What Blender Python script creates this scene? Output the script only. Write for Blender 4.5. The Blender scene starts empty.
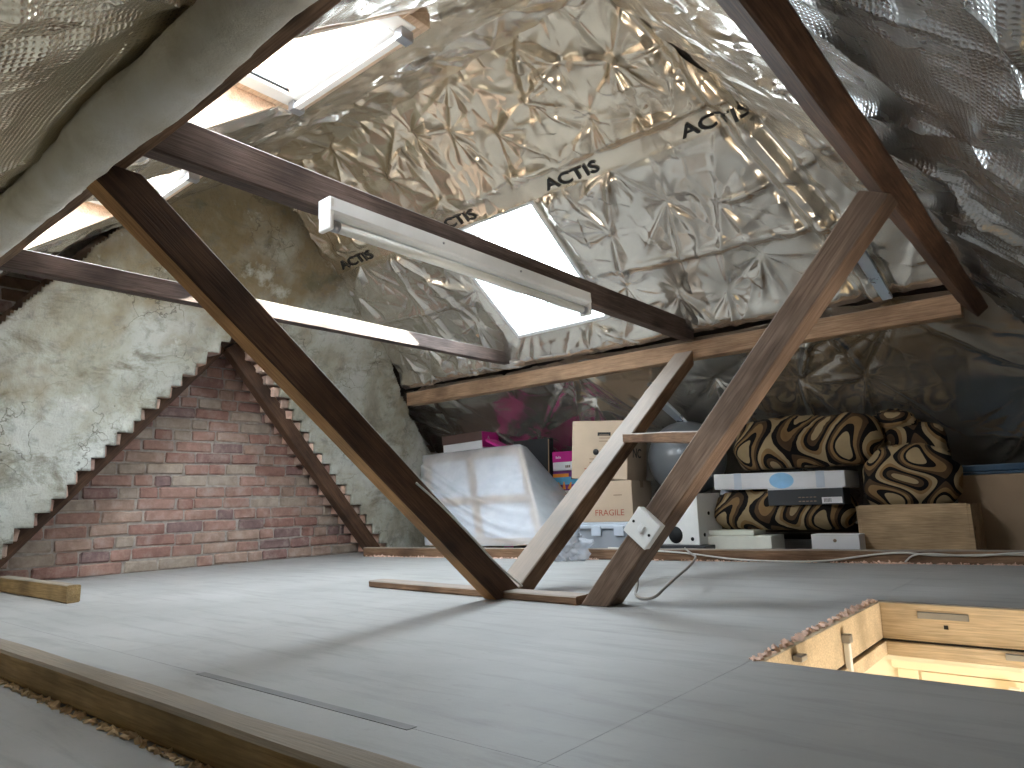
import bpy, bmesh, math, random
import numpy as np
from mathutils import Vector, Matrix, noise as mnoise

random.seed(7)
SC = bpy.context.scene
COL = SC.collection

# ------------------------------------------------------------------ camera, sky, sun, exposure
cam_d = bpy.data.cameras.new('camera')
cam_d.sensor_width = 36.0
cam_d.lens = 36.0 * 700.2 / 1024.0
cam_d.clip_start = 0.02
cam = bpy.data.objects.new('camera', cam_d)
COL.objects.link(cam)
RC = ((0.7657066776, 0.1330100801, 0.6292865821), (0.6423914132, -0.1094123655, -0.7585263388), (-0.0320399156, 0.9850569795, -0.1692223122))
m = Matrix(RC).to_4x4()
m.translation = Vector((0, 0, 0.302))
cam.matrix_world = m
SC.camera = cam

world = bpy.data.worlds.new('sky')
SC.world = world
world.use_nodes = True
bg = world.node_tree.nodes['Background']
bg.inputs['Color'].default_value = (0.86, 0.93, 1.0, 1)
bg.inputs['Strength'].default_value = 1.0
wt = world.node_tree                                  # bright hazy sky over darker ground
w_tc = wt.nodes.new('ShaderNodeTexCoord'); w_sp = wt.nodes.new('ShaderNodeSeparateXYZ'); w_rp = wt.nodes.new('ShaderNodeValToRGB')
wt.links.new(w_tc.outputs['Generated'], w_sp.inputs[0])
w_mr = wt.nodes.new('ShaderNodeMath'); w_mr.operation = 'MULTIPLY_ADD'; w_mr.inputs[1].default_value = 0.5; w_mr.inputs[2].default_value = 0.5
wt.links.new(w_sp.outputs['Z'], w_mr.inputs[0]); wt.links.new(w_mr.outputs[0], w_rp.inputs[0])
w_rp.color_ramp.elements[0].position = 0.49; w_rp.color_ramp.elements[0].color = (0.10, 0.095, 0.085, 1)
w_rp.color_ramp.elements[1].position = 0.51; w_rp.color_ramp.elements[1].color = (0.86, 0.93, 1.0, 1)
w_sc = wt.nodes.new('ShaderNodeVectorMath'); w_sc.operation = 'SCALE'; w_sc.inputs['Scale'].default_value = 16.0
wt.links.new(w_rp.outputs[0], w_sc.inputs[0]); wt.links.new(w_sc.outputs[0], bg.inputs['Color'])

sun_d = bpy.data.lights.new('sun', 'SUN')
sun_d.energy = 40.0
sun_d.angle = math.radians(0.6)
sun_d.color = (1.0, 0.93, 0.82)
sun = bpy.data.objects.new('sun', sun_d)
COL.objects.link(sun)
sun.rotation_euler = Vector((-1.0, -2.8, -1.25)).to_track_quat('-Z', 'Y').to_euler()

vs = SC.view_settings
vs.view_transform = 'Standard'
vs.look = 'None'
vs.gamma = 1.0
vs.use_curve_mapping = False
vs.exposure = 1.3
SC.display_settings.display_device = 'sRGB'
cy = SC.cycles
cy.use_denoising = True
cy.max_bounces = 14
cy.diffuse_bounces = 6
cy.glossy_bounces = 7
cy.transparent_max_bounces = 12
cy.sample_clamp_indirect = 12.0
cy.blur_glossy = 0.6

# ------------------------------------------------------------------ roof geometry constants
# back slope z = KB - SB*y ; near slope z = KN + SN*y ; hip slope z = KH - SH*x
SB, KB = 0.71, 3.571
SN, KN = 0.76, 0.766
SH, KH = 1.155, 0.823
ZR = 2.172                                   # flat strip under the ridge
def zb(y): return KB - SB * y
def zn(y): return KN + SN * y
def zh(x): return KH - SH * x
def hip_back_x(y): return (KH - zb(y)) / SH
def hip_near_x(y): return (KH - zn(y)) / SH
NB = Vector((0, -SB, -1)).normalized()       # inward normals
NN = Vector((0, SN, -1)).normalized()
NH = Vector((-SH, 0, -1)).normalized()

# ------------------------------------------------------------------ material helpers
MATS = {}
def new_mat(name):
    mt = bpy.data.materials.new(name)
    mt.use_nodes = True
    nt = mt.node_tree
    for n in list(nt.nodes):
        nt.nodes.remove(n)
    out = nt.nodes.new('ShaderNodeOutputMaterial')
    b = nt.nodes.new('ShaderNodeBsdfPrincipled')
    nt.links.new(b.outputs[0], out.inputs[0])
    MATS[name] = mt
    return mt, nt, b, out
def N(nt, typ, **kw):
    n = nt.nodes.new(typ)
    for k, v in kw.items():
        if k in ('operation', 'blend_type', 'data_type', 'feature', 'distance', 'wave_type', 'bands_direction', 'noise_dimensions'):
            setattr(n, k, v)
        else:
            n.inputs[k].default_value = v
    return n
def coords(nt, scale=(1, 1, 1), kind='Object'):
    tc = nt.nodes.new('ShaderNodeTexCoord')
    mp = nt.nodes.new('ShaderNodeMapping')
    mp.inputs['Scale'].default_value = scale
    nt.links.new(tc.outputs[kind], mp.inputs[0])
    return mp.outputs[0]
def ramp(nt, fac, stops, interp='LINEAR'):
    r = nt.nodes.new('ShaderNodeValToRGB')
    r.color_ramp.interpolation = interp
    els = r.color_ramp.elements
    while len(els) < len(stops):
        els.new(0.5)
    for e, (p, c) in zip(els, stops):
        e.position = p
        e.color = (c[0], c[1], c[2], 1)
    nt.links.new(fac, r.inputs[0])
    return r.outputs[0]
def mixc(nt, fac, a, b, mode='MIX'):
    n = nt.nodes.new('ShaderNodeMix')
    n.data_type = 'RGBA'
    n.blend_type = mode
    for sock, v in ((0, fac), (6, a), (7, b)):
        if isinstance(v, (int, float)):
            n.inputs[sock].default_value = v
        elif isinstance(v, tuple):
            n.inputs[sock].default_value = (v[0], v[1], v[2], 1)
        else:
            nt.links.new(v, n.inputs[sock])
    return n.outputs[2]
def bump(nt, bsdf, h, strength=0.3, dist=0.01, prev=None):
    b = nt.nodes.new('ShaderNodeBump')
    b.inputs['Strength'].default_value = strength
    b.inputs['Distance'].default_value = dist
    nt.links.new(h, b.inputs['Height'])
    if prev is not None:
        nt.links.new(prev, b.inputs['Normal'])
    nt.links.new(b.outputs[0], bsdf.inputs['Normal'])
    return b.outputs[0]
def noise_tex(nt, vec, scale, detail=4, rough=0.55, dist=0.0):
    n = nt.nodes.new('ShaderNodeTexNoise')
    n.inputs['Scale'].default_value = scale
    n.inputs['Detail'].default_value = detail
    n.inputs['Roughness'].default_value = rough
    n.inputs['Distortion'].default_value = dist
    nt.links.new(vec, n.inputs['Vector'])
    return n.outputs[0]

def plain(name, col, rough=0.6, metal=0.0, var=0.12, scale=12, spec=0.5):
    mt, nt, b, o = new_mat(name)
    v = coords(nt)
    f = noise_tex(nt, v, scale, 4)
    lo = tuple(c * (1 - var) for c in col); hi = tuple(min(1, c * (1 + var)) for c in col)
    nt.links.new(ramp(nt, f, [(0.3, lo), (0.7, hi)]), b.inputs['Base Color'])
    b.inputs['Roughness'].default_value = rough
    b.inputs['Metallic'].default_value = metal
    b.inputs['Specular IOR Level'].default_value = spec
    return mt

def wood(name, dark, mid, light, rough=0.7, dust=0.0, dustcol=(0.42, 0.40, 0.37), knots=True):
    mt, nt, b, o = new_mat(name)
    v = coords(nt, (1.2, 14, 14))
    f = noise_tex(nt, v, 3.0, 6, 0.65, 0.6)
    c = ramp(nt, f, [(0.25, dark), (0.5, mid), (0.78, light)])
    v2 = coords(nt, (2.5, 60, 60))
    f2 = noise_tex(nt, v2, 4.0, 3)
    c = mixc(nt, 0.45, c, ramp(nt, f2, [(0.35, tuple(x * 0.55 for x in mid)), (0.65, tuple(min(1, x * 1.15) for x in light))]))
    v3 = coords(nt, (3, 5, 5))
    f3 = noise_tex(nt, v3, 1.4, 3)
    c = mixc(nt, ramp(nt, f3, [(0.45, (0, 0, 0)), (0.75, (0.75, 0.75, 0.75))]), c, tuple(x * 0.45 for x in dark))
    if knots:
        vo = nt.nodes.new('ShaderNodeTexVoronoi')
        vo.inputs['Scale'].default_value = 1.0
        nt.links.new(coords(nt, (2.6, 8, 8)), vo.inputs['Vector'])
        c = mixc(nt, ramp(nt, vo.outputs['Distance'], [(0.05, (0.8, 0.8, 0.8)), (0.16, (0, 0, 0))]), c, tuple(x * 0.4 for x in dark))
    if dust > 0:
        geo = nt.nodes.new('ShaderNodeNewGeometry')
        sep = nt.nodes.new('ShaderNodeSeparateXYZ')
        nt.links.new(geo.outputs['Normal'], sep.inputs[0])
        up = ramp(nt, sep.outputs['Z'], [(0.3, (0, 0, 0)), (0.75, (dust, dust, dust))])
        c = mixc(nt, up, c, dustcol)
    nt.links.new(c, b.inputs['Base Color'])
    b.inputs['Roughness'].default_value = rough
    b.inputs['Specular IOR Level'].default_value = 0.3
    bump(nt, b, f2, 0.35, 0.004)
    return mt

def foil(name, base=(0.80, 0.77, 0.72), rough=0.28, bubble=0.0, fine=0.35):
    mt, nt, b, o = new_mat(name)
    v = coords(nt)
    f = noise_tex(nt, v, 5, 5)
    nt.links.new(ramp(nt, f, [(0.3, tuple(x * 0.8 for x in base)), (0.7, base)]), b.inputs['Base Color'])
    b.inputs['Metallic'].default_value = 0.85
    rr = ramp(nt, noise_tex(nt, v, 9, 4), [(0.3, (rough * 0.75,) * 3), (0.75, (rough * 1.35,) * 3)])
    nt.links.new(rr, b.inputs['Roughness'])
    n1 = nt.nodes.new('ShaderNodeTexNoise')
    n1.inputs['Scale'].default_value = 42
    n1.inputs['Detail'].default_value = 5
    n1.inputs['Distortion'].default_value = 1.2
    nt.links.new(v, n1.inputs['Vector'])
    nb = bump(nt, b, n1.outputs[0], fine * 0.5, 0.004)
    if bubble > 0:
        vo = nt.nodes.new('ShaderNodeTexVoronoi')
        vo.inputs['Scale'].default_value = 95
        vo.inputs['Randomness'].default_value = 0.0
        vo.voronoi_dimensions = '2D'
        uvn = nt.nodes.new('ShaderNodeUVMap')
        nt.links.new(uvn.outputs[0], vo.inputs['Vector'])
        bump(nt, b, ramp(nt, vo.outputs['Distance'], [(0.15, (1, 1, 1)), (0.5, (0, 0, 0))]), bubble, 0.003, nb)
    return mt

# --- the palette
wood('wood_dark', (0.028, 0.014, 0.008), (0.075, 0.036, 0.02), (0.15, 0.08, 0.045), dust=0.55)
wood('wood_collar', (0.04, 0.026, 0.022), (0.09, 0.06, 0.05), (0.165, 0.118, 0.10), dust=0.4)
wood('wood_mid', (0.10, 0.05, 0.026), (0.20, 0.11, 0.06), (0.33, 0.20, 0.12), dust=0.5)
wood('wood_strut', (0.09, 0.05, 0.03), (0.18, 0.115, 0.078), (0.29, 0.20, 0.145), dust=0.35)
wood('wood_warm_lit', (0.28, 0.13, 0.045), (0.42, 0.21, 0.075), (0.55, 0.30, 0.12))  # wood tone with warm hatch light put into its colour, for the strut's underside
wood('wood_purlin', (0.22, 0.12, 0.065), (0.36, 0.22, 0.13), (0.50, 0.33, 0.21), dust=0.2)
wood('wood_pale', (0.36, 0.22, 0.13), (0.52, 0.35, 0.22), (0.66, 0.49, 0.34))
wood('wood_binder', (0.27, 0.17, 0.075), (0.43, 0.285, 0.125), (0.55, 0.38, 0.19), dust=0.8, dustcol=(0.27, 0.24, 0.21))
wood('wood_crate', (0.26, 0.17, 0.09), (0.40, 0.27, 0.15), (0.52, 0.37, 0.22))
wood('ply_hatch', (0.56, 0.42, 0.26), (0.68, 0.53, 0.35), (0.76, 0.62, 0.44), rough=0.45)
wood('wood_window', (0.55, 0.38, 0.26), (0.72, 0.53, 0.38), (0.82, 0.65, 0.5), rough=0.5, knots=False)
wood('wood_deck', (0.03, 0.02, 0.012), (0.06, 0.04, 0.025), (0.10, 0.065, 0.04))
foil('foil_warm', (0.80, 0.70, 0.56), 0.21, fine=0.06)
foil('foil_lower', (0.76, 0.71, 0.63), 0.20, fine=0.06)
foil('foil_near', (0.87, 0.78, 0.60), 0.22, bubble=0.3, fine=0.06)
foil('foil_hip_shaded', (0.50, 0.50, 0.49), 0.24, bubble=0.25, fine=0.06)  # shade of the hip end put into this foil's base colour
foil('foil_blue', (0.55, 0.62, 0.70), 0.3)
plain('black_print', (0.015, 0.014, 0.013), 0.5)
plain('white_paint', (0.80, 0.82, 0.83), 0.4, var=0.04)
plain('white_plastic', (0.78, 0.78, 0.76), 0.35, var=0.03)
plain('tube_glass', (0.80, 0.80, 0.76), 0.15, var=0.02)
plain('grey_metal', (0.35, 0.36, 0.38), 0.35, metal=0.8)
plain('dark_hole', (0.01, 0.01, 0.01), 0.8)
plain('strip_grey', (0.20, 0.20, 0.195), 0.6, var=0.2)
plain('cable_white', (0.62, 0.60, 0.55), 0.5)
plain('cable_grey', (0.24, 0.21, 0.18), 0.5)
plain('cream_wall', (0.86, 0.80, 0.66), 0.7, var=0.03)
plain('cream_door', (0.86, 0.76, 0.58), 0.45, var=0.04)
plain('white_door_edge', (0.85, 0.85, 0.82), 0.5, var=0.02)
plain('carpet_below', (0.42, 0.34, 0.26), 0.9)
plain('magenta_card', (0.52, 0.015, 0.24), 0.45)
plain('purple_card', (0.16, 0.03, 0.18), 0.5)
plain('orange_card', (0.80, 0.28, 0.03), 0.5)
plain('yellow_card', (0.85, 0.55, 0.06), 0.5)
plain('blue_card', (0.10, 0.36, 0.55), 0.5)
plain('brown_card', (0.10, 0.055, 0.045), 0.5)
plain('white_card', (0.70, 0.70, 0.72), 0.6, var=0.04)
plain('paper', (0.62, 0.58, 0.52), 0.7)
plain('black_case', (0.020, 0.022, 0.026), 0.5)
plain('cardboard', (0.50, 0.385, 0.28), 0.8, var=0.08, scale=6)
plain('cardboard_dull', (0.34, 0.24, 0.155), 0.85, var=0.12, scale=5)
plain('red_print', (0.35, 0.07, 0.04), 0.7)
plain('grey_print', (0.24, 0.17, 0.12), 0.7)
plain('ball_grey', (0.13, 0.14, 0.15), 0.28, var=0.06)
plain('poly_slab', (0.78, 0.78, 0.70), 0.8, var=0.05)
plain('blue_dark', (0.025, 0.07, 0.13), 0.35)
plain('sky_blue_print', (0.25, 0.50, 0.75), 0.4)
plain('canvas_white', (0.72, 0.74, 0.78), 0.8, var=0.04)
plain('plastic_bluegrey', (0.52, 0.58, 0.66), 0.35, var=0.06)
plain('chipboard_edge', (0.46, 0.30, 0.20), 0.9, var=0.3, scale=60)
plain('mortar', (0.40, 0.35, 0.31), 0.95, var=0.25, scale=30)
plain('fluff_tan', (0.78, 0.58, 0.36), 0.95, var=0.3, scale=40)
plain('fluff_pink', (0.78, 0.54, 0.42), 0.95, var=0.25, scale=40)

def mk_wool():
    mt, nt, b, o = new_mat('wool')
    v = coords(nt)
    f = noise_tex(nt, v, 6, 6, 0.6)
    c = ramp(nt, f, [(0.3, (0.60, 0.55, 0.44)), (0.5, (0.77, 0.73, 0.63)), (0.75, (0.88, 0.86, 0.81))])
    nt.links.new(c, b.inputs['Base Color'])
    b.inputs['Roughness'].default_value = 1.0
    b.inputs['Specular IOR Level'].default_value = 0.05
    bump(nt, b, noise_tex(nt, v, 55, 8, 0.75), 0.6, 0.012)
mk_wool()

def mk_floor():
    mt, nt, b, o = new_mat('floor_paint')
    v = coords(nt, kind='Object')
    f = noise_tex(nt, v, 1.6, 6, 0.6)
    c = ramp(nt, f, [(0.3, (0.295, 0.29, 0.28)), (0.55, (0.37, 0.365, 0.355)), (0.75, (0.42, 0.415, 0.405))])
    v2 = coords(nt, (1.2, 9, 1))
    f2 = noise_tex(nt, v2, 2.2, 6, 0.7, 0.4)
    c = mixc(nt, ramp(nt, f2, [(0.50, (0, 0, 0)), (0.72, (0.6, 0.6, 0.6))]), c, (0.22, 0.215, 0.205))
    f3 = noise_tex(nt, v, 26, 5, 0.7)
    c = mixc(nt, ramp(nt, f3, [(0.62, (0, 0, 0)), (0.75, (0.35, 0.35, 0.35))]), c, (0.19, 0.18, 0.17))
    nt.links.new(c, b.inputs['Base Color'])
    b.inputs['Roughness'].default_value = 0.55
    b.inputs['Specular IOR Level'].default_value = 0.35
    bump(nt, b, noise_tex(nt, v, 70, 6, 0.7), 0.12, 0.004)
mk_floor()

def mk_render():
    mt, nt, b, o = new_mat('lime_render')
    v = coords(nt)
    f = noise_tex(nt, v, 2.6, 7, 0.62, 0.4)
    c = ramp(nt, f, [(0.28, (0.20, 0.19, 0.15)), (0.42, (0.36, 0.34, 0.27)), (0.55, (0.46, 0.46, 0.41)), (0.75, (0.56, 0.575, 0.55))])
    # yellow-brown staining, heavier towards the stack
    sep = nt.nodes.new('ShaderNodeSeparateXYZ')
    nt.links.new(v, sep.inputs[0])
    f2 = noise_tex(nt, v, 1.7, 5, 0.6)
    add = N(nt, 'ShaderNodeMath', operation='MULTIPLY_ADD')
    nt.links.new(sep.outputs['Z'], add.inputs[0]); add.inputs[1].default_value = 0.26; nt.links.new(f2, add.inputs[2])
    c = mixc(nt, ramp(nt, add.outputs[0], [(0.82, (0, 0, 0)), (1.06, (0.8, 0.8, 0.8))]), c, (0.23, 0.165, 0.075))
    f4 = noise_tex(nt, coords(nt, (1, 1, 1.7)), 3.6, 8, 0.72, 0.5)
    c = mixc(nt, ramp(nt, f4, [(0.53, (0, 0, 0)), (0.66, (0.8, 0.8, 0.8))]), c, (0.17, 0.15, 0.10))
    c = mixc(nt, ramp(nt, noise_tex(nt, v, 14, 8, 0.75, 0.6), [(0.52, (0, 0, 0)), (0.68, (0.6, 0.6, 0.6))]), c, (0.20, 0.20, 0.18))
    c = mixc(nt, ramp(nt, noise_tex(nt, v, 5.3, 6, 0.7), [(0.60, (0, 0, 0)), (0.72, (0.7, 0.7, 0.7))]), c, (0.66, 0.66, 0.61))
    vo = nt.nodes.new('ShaderNodeTexVoronoi')
    vo.feature = 'DISTANCE_TO_EDGE'
    vo.inputs['Scale'].default_value = 5.5
    dn = nt.nodes.new('ShaderNodeTexNoise'); dn.inputs['Scale'].default_value = 5; dn.inputs['Detail'].default_value = 6
    nt.links.new(v, dn.inputs['Vector'])
    mx = mixc(nt, 0.35, v, dn.outputs['Color'])
    nt.links.new(mx, vo.inputs['Vector'])
    ck = ramp(nt, vo.outputs['Distance'], [(0.0, (.8, .8, .8)), (0.018, (0, 0, 0))])
    ckm = mixc(nt, ramp(nt, noise_tex(nt, v, 2.3, 3), [(0.48, (0, 0, 0)), (0.6, (1, 1, 1))]), (0, 0, 0), ck)
    c = mixc(nt, ckm, c, (0.09, 0.08, 0.06))
    nt.links.new(c, b.inputs['Base Color'])
    b.inputs['Roughness'].default_value = 0.95
    b.inputs['Specular IOR Level'].default_value = 0.1
    bump(nt, b, noise_tex(nt, v, 14, 9, 0.72), 0.8, 0.022)
mk_render()

BRICKM = []
def mk_bricks():
    for i, c in enumerate([(0.36, 0.205, 0.17), (0.41, 0.25, 0.205), (0.31, 0.185, 0.165), (0.44, 0.31, 0.25), (0.27, 0.18, 0.17), (0.43, 0.35, 0.285)]):
        mt, nt, b, o = new_mat('brick_clay_%d' % i)
        v = coords(nt, kind='Object')
        oi = nt.nodes.new('ShaderNodeObjectInfo')
        va = nt.nodes.new('ShaderNodeVectorMath'); va.operation = 'ADD'
        sc = nt.nodes.new('ShaderNodeVectorMath'); sc.operation = 'SCALE'; sc.inputs['Scale'].default_value = 13
        cx = nt.nodes.new('ShaderNodeCombineXYZ'); nt.links.new(oi.outputs['Random'], cx.inputs[0]); nt.links.new(oi.outputs['Random'], cx.inputs[1])
        nt.links.new(cx.outputs[0], sc.inputs[0]); nt.links.new(v, va.inputs[0]); nt.links.new(sc.outputs[0], va.inputs[1])
        v = va.outputs[0]
        f = noise_tex(nt, v, 18, 6, 0.65)
        col = ramp(nt, f, [(0.3, tuple(x * 0.7 for x in c)), (0.55, c), (0.75, tuple(min(1, x * 1.3) for x in c))])
        col = mixc(nt, ramp(nt, noise_tex(nt, v, 9, 5, 0.7), [(0.5, (0, 0, 0)), (0.72, (0.75, 0.75, 0.75))]), col, (0.42, 0.36, 0.315))
        nt.links.new(col, b.inputs['Base Color'])
        b.inputs['Roughness'].default_value = 0.95
        b.inputs['Specular IOR Level'].default_value = 0.1
        bump(nt, b, noise_tex(nt, v, 60, 6, 0.7), 0.5, 0.006)
        BRICKM.append(mt)
mk_bricks()
plain('brick_pale', (0.62, 0.43, 0.34), 0.95, var=0.22, scale=30)
plain('brick_pale_pink', (0.58, 0.37, 0.29), 0.95, var=0.22, scale=30)
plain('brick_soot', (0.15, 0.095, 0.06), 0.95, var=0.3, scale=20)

def mk_glass():
    mt, nt, b, out = new_mat('window_glass')
    nt.nodes.remove(b)
    tr = nt.nodes.new('ShaderNodeBsdfTransparent'); tr.inputs[0].default_value = (0.93, 0.96, 0.97, 1)
    gl = nt.nodes.new('ShaderNodeBsdfGlossy'); gl.inputs['Roughness'].default_value = 0.02
    lw = nt.nodes.new('ShaderNodeLayerWeight'); lw.inputs['Blend'].default_value = 0.5
    fr = nt.nodes.new('ShaderNodeMath'); fr.operation = 'POWER'; fr.inputs[1].default_value = 4.0
    nt.links.new(lw.outputs['Facing'], fr.inputs[0])
    mx = nt.nodes.new('ShaderNodeMixShader')
    nt.links.new(fr.outputs[0], mx.inputs[0]); nt.links.new(tr.outputs[0], mx.inputs[1]); nt.links.new(gl.outputs[0], mx.inputs[2])
    nt.links.new(mx.outputs[0], out.inputs[0])
mk_glass()

def mk_polythene():
    mt, nt, b, out = new_mat('polythene')
    tr = nt.nodes.new('ShaderNodeBsdfTransparent'); tr.inputs[0].default_value = (0.9, 0.92, 0.95, 1)
    b.inputs['Base Color'].default_value = (0.78, 0.80, 0.84, 1)
    b.inputs['Roughness'].default_value = 0.4
    mx = nt.nodes.new('ShaderNodeMixShader')
    f = noise_tex(nt, coords(nt), 4, 4)
    nt.links.new(ramp(nt, f, [(0.3, (0.28,) * 3), (0.7, (0.42,) * 3)]), mx.inputs[0])
    nt.links.new(tr.outputs[0], mx.inputs[1]); nt.links.new(b.outputs[0], mx.inputs[2])
    nt.links.new(mx.outputs[0], out.inputs[0])
mk_polythene()

def mk_clear_plastic():
    mt, nt, b, out = new_mat('clear_tub')
    tr = nt.nodes.new('ShaderNodeBsdfTransparent'); tr.inputs[0].default_value = (0.85, 0.88, 0.92, 1)
    b.inputs['Base Color'].default_value = (0.60, 0.65, 0.72, 1); b.inputs['Roughness'].default_value = 0.25
    mx = nt.nodes.new('ShaderNodeMixShader'); mx.inputs[0].default_value = 0.6
    nt.links.new(tr.outputs[0], mx.inputs[1]); nt.links.new(b.outputs[0], mx.inputs[2]); nt.links.new(mx.outputs[0], out.inputs[0])
mk_clear_plastic()

def mk_retro(name, su, sv):
    """ogee pattern of nested tan, brown, cream and black bands"""
    mt, nt, b, o = new_mat(name)
    uv = nt.nodes.new('ShaderNodeUVMap')
    sep = nt.nodes.new('ShaderNodeSeparateXYZ')
    nt.links.new(uv.outputs[0], sep.inputs[0])
    def M(op, a, bb=0.0, c=0.0):
        n = nt.nodes.new('ShaderNodeMath'); n.operation = op
        for i, v in enumerate((a, bb, c)):
            if isinstance(v, (int, float)): n.inputs[i].default_value = v
            else: nt.links.new(v, n.inputs[i])
        return n.outputs[0]
    u = M('MULTIPLY', sep.outputs[0], su); v = M('MULTIPLY', sep.outputs[1], sv)
    wob = M('MULTIPLY', M('SINE', M('MULTIPLY', v, 1.0)), 0.9)
    u2 = M('ADD', u, wob)
    g = M('ADD', M('COSINE', u2), M('MULTIPLY', M('COSINE', M('MULTIPLY', M('ADD', v, M('MULTIPLY', u, 0.5)), 1.0)), 0.8))
    t = M('MULTIPLY_ADD', g, 0.277, 0.5)
    K = (0.012, 0.010, 0.010); T = (0.25, 0.16, 0.075); B_ = (0.09, 0.055, 0.03); C_ = (0.36, 0.28, 0.17)
    c = ramp(nt, t, [(0.0, C_), (0.13, K), (0.22, T), (0.34, B_), (0.44, K), (0.55, C_), (0.68, T), (0.78, K), (0.88, B_), (0.95, C_)], 'CONSTANT')
    c = mixc(nt, 0.35, c, ramp(nt, noise_tex(nt, coords(nt), 14, 5), [(0.3, (0.02, 0.015, 0.012)), (0.7, (0.42, 0.33, 0.2))]), 'SOFT_LIGHT')
    nt.links.new(c, b.inputs['Base Color'])
    b.inputs['Roughness'].default_value = 0.85
    b.inputs['Specular IOR Level'].default_value = 0.15
mk_retro('retro_fabric', 25.0, 23.0)
mk_retro('retro_fabric_big', 22.0, 12.0)

# ------------------------------------------------------------------ mesh helpers
def tag(o, label=None, cat=None, group=None, kind=None):
    if label: o['label'] = label
    if cat: o['category'] = cat
    if group: o['group'] = group
    if kind: o['kind'] = kind
    return o
def link(o, parent=None):
    COL.objects.link(o)
    if parent is not None:
        o.parent = parent
    return o
def empty(name, loc=(0, 0, 0), mat=None):
    o = bpy.data.objects.new(name, None)
    o.empty_display_size = 0.05
    COL.objects.link(o)
    if mat is not None: o.matrix_world = mat
    else: o.location = loc
    return o
def mesh_obj(name, verts, faces, mat, parent=None, smooth=False, uvs=None, matrix=None):
    me = bpy.data.meshes.new(name)
    me.from_pydata([tuple(v) for v in verts], [], [tuple(f) for f in faces])
    me.update()
    for x in (mat if isinstance(mat, (list, tuple)) else [mat]):
        me.materials.append(MATS[x] if isinstance(x, str) else x)
    if smooth:
        me.polygons.foreach_set('use_smooth', [True] * len(me.polygons))
    if uvs is not None:
        uvl = me.uv_layers.new(name='UVMap')
        idx = np.zeros(len(me.loops), dtype=np.int32)
        me.loops.foreach_get('vertex_index', idx)
        uvl.data.foreach_set('uv', np.asarray(uvs, dtype=np.float32)[idx].ravel())
    o = bpy.data.objects.new(name, me)
    link(o, parent)
    if matrix is not None: o.matrix_local = matrix
    return o
def bm_obj(name, bm, mat, parent=None, smooth=False, matrix=None):
    me = bpy.data.meshes.new(name)
    bm.to_mesh(me); bm.free()
    me.materials.append(MATS[mat] if isinstance(mat, str) else mat)
    if smooth:
        me.polygons.foreach_set('use_smooth', [True] * len(me.polygons))
    o = bpy.data.objects.new(name, me)
    link(o, parent)
    if matrix is not None: o.matrix_local = matrix
    return o
def add_box(bm, lo, hi, mat=None):
    vs_ = [bm.verts.new((x, y, z)) for x in (lo[0], hi[0]) for y in (lo[1], hi[1]) for z in (lo[2], hi[2])]
    if mat is not None:
        for v in vs_: v.co = mat @ v.co
    for f in ((0, 1, 3, 2), (4, 6, 7, 5), (0, 4, 5, 1), (2, 3, 7, 6), (0, 2, 6, 4), (1, 5, 7, 3)):
        bm.faces.new([vs_[i] for i in f])
    return vs_
def box(name, lo, hi, mat, parent=None, bevel=0.0, matrix=None, seg=2):
    bm = bmesh.new()
    add_box(bm, lo, hi)
    if bevel > 0:
        bmesh.ops.bevel(bm, geom=list(bm.edges), offset=bevel, segments=seg, affect='EDGES', profile=0.6)
    return bm_obj(name, bm, mat, parent, matrix=matrix)
def frame_from(p0, p1, up):
    """matrix: local X along p0->p1, local Z near 'up'"""
    x = (Vector(p1) - Vector(p0)).normalized()
    z = (Vector(up) - x * x.dot(Vector(up))).normalized()
    y = z.cross(x)
    mt = Matrix((x, y, z)).transposed().to_4x4()
    mt.translation = Vector(p0)
    return mt
def timber(name, p0, p1, up, w, t, mat, parent=None, chamfer=0.004, rough=0.003, seed=1, seg=0.06, wane=None, end_cut=(0, 0), bottom_mat=None):
    """sawn timber, centre line p0->p1, w across (local Y), t along 'up' (local Z)"""
    L = (Vector(p1) - Vector(p0)).length
    n = max(3, int(L / seg))
    hw, ht, c = w / 2, t / 2, chamfer
    prof = [(-hw, -ht + c), (-hw, ht - c), (-hw + c, ht), (hw - c, ht), (hw, ht - c), (hw, -ht + c), (hw - c, -ht), (-hw + c, -ht)]
    vs_, fs = [], []
    for i in range(n + 1):
        s = L * i / n
        for j, (a, b) in enumerate(prof):
            e = Vector((s * 3.1, a * 30 + seed * 7.7, b * 30))
            da = mnoise.noise(e) * rough; db = mnoise.noise(e + Vector((31, 5, 9))) * rough
            sx = s
            if i == 0: sx += end_cut[0] * b
            if i == n: sx += end_cut[1] * b
            bb = b + db
            if wane is not None: bb += wane(s / L, a, b)
            vs_.append((sx, a + da, bb))
    for i in range(n):
        for j in range(8):
            k = (j + 1) % 8
            fs.append((i * 8 + j, i * 8 + k, (i + 1) * 8 + k, (i + 1) * 8 + j))
    fs.append(tuple(range(8))); fs.append(tuple(n * 8 + j for j in reversed(range(8))))
    o = mesh_obj(name, vs_, fs, [mat] + ([bottom_mat] if bottom_mat else []), parent, matrix=frame_from(p0, p1, up))
    bm = bmesh.new(); bm.from_mesh(o.data); bmesh.ops.recalc_face_normals(bm, faces=bm.faces)
    if bottom_mat:
        for f in bm.faces:
            if f.normal.z < -0.8: f.material_index = 1
    bm.to_mesh(o.data); bm.free()
    return o
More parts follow.
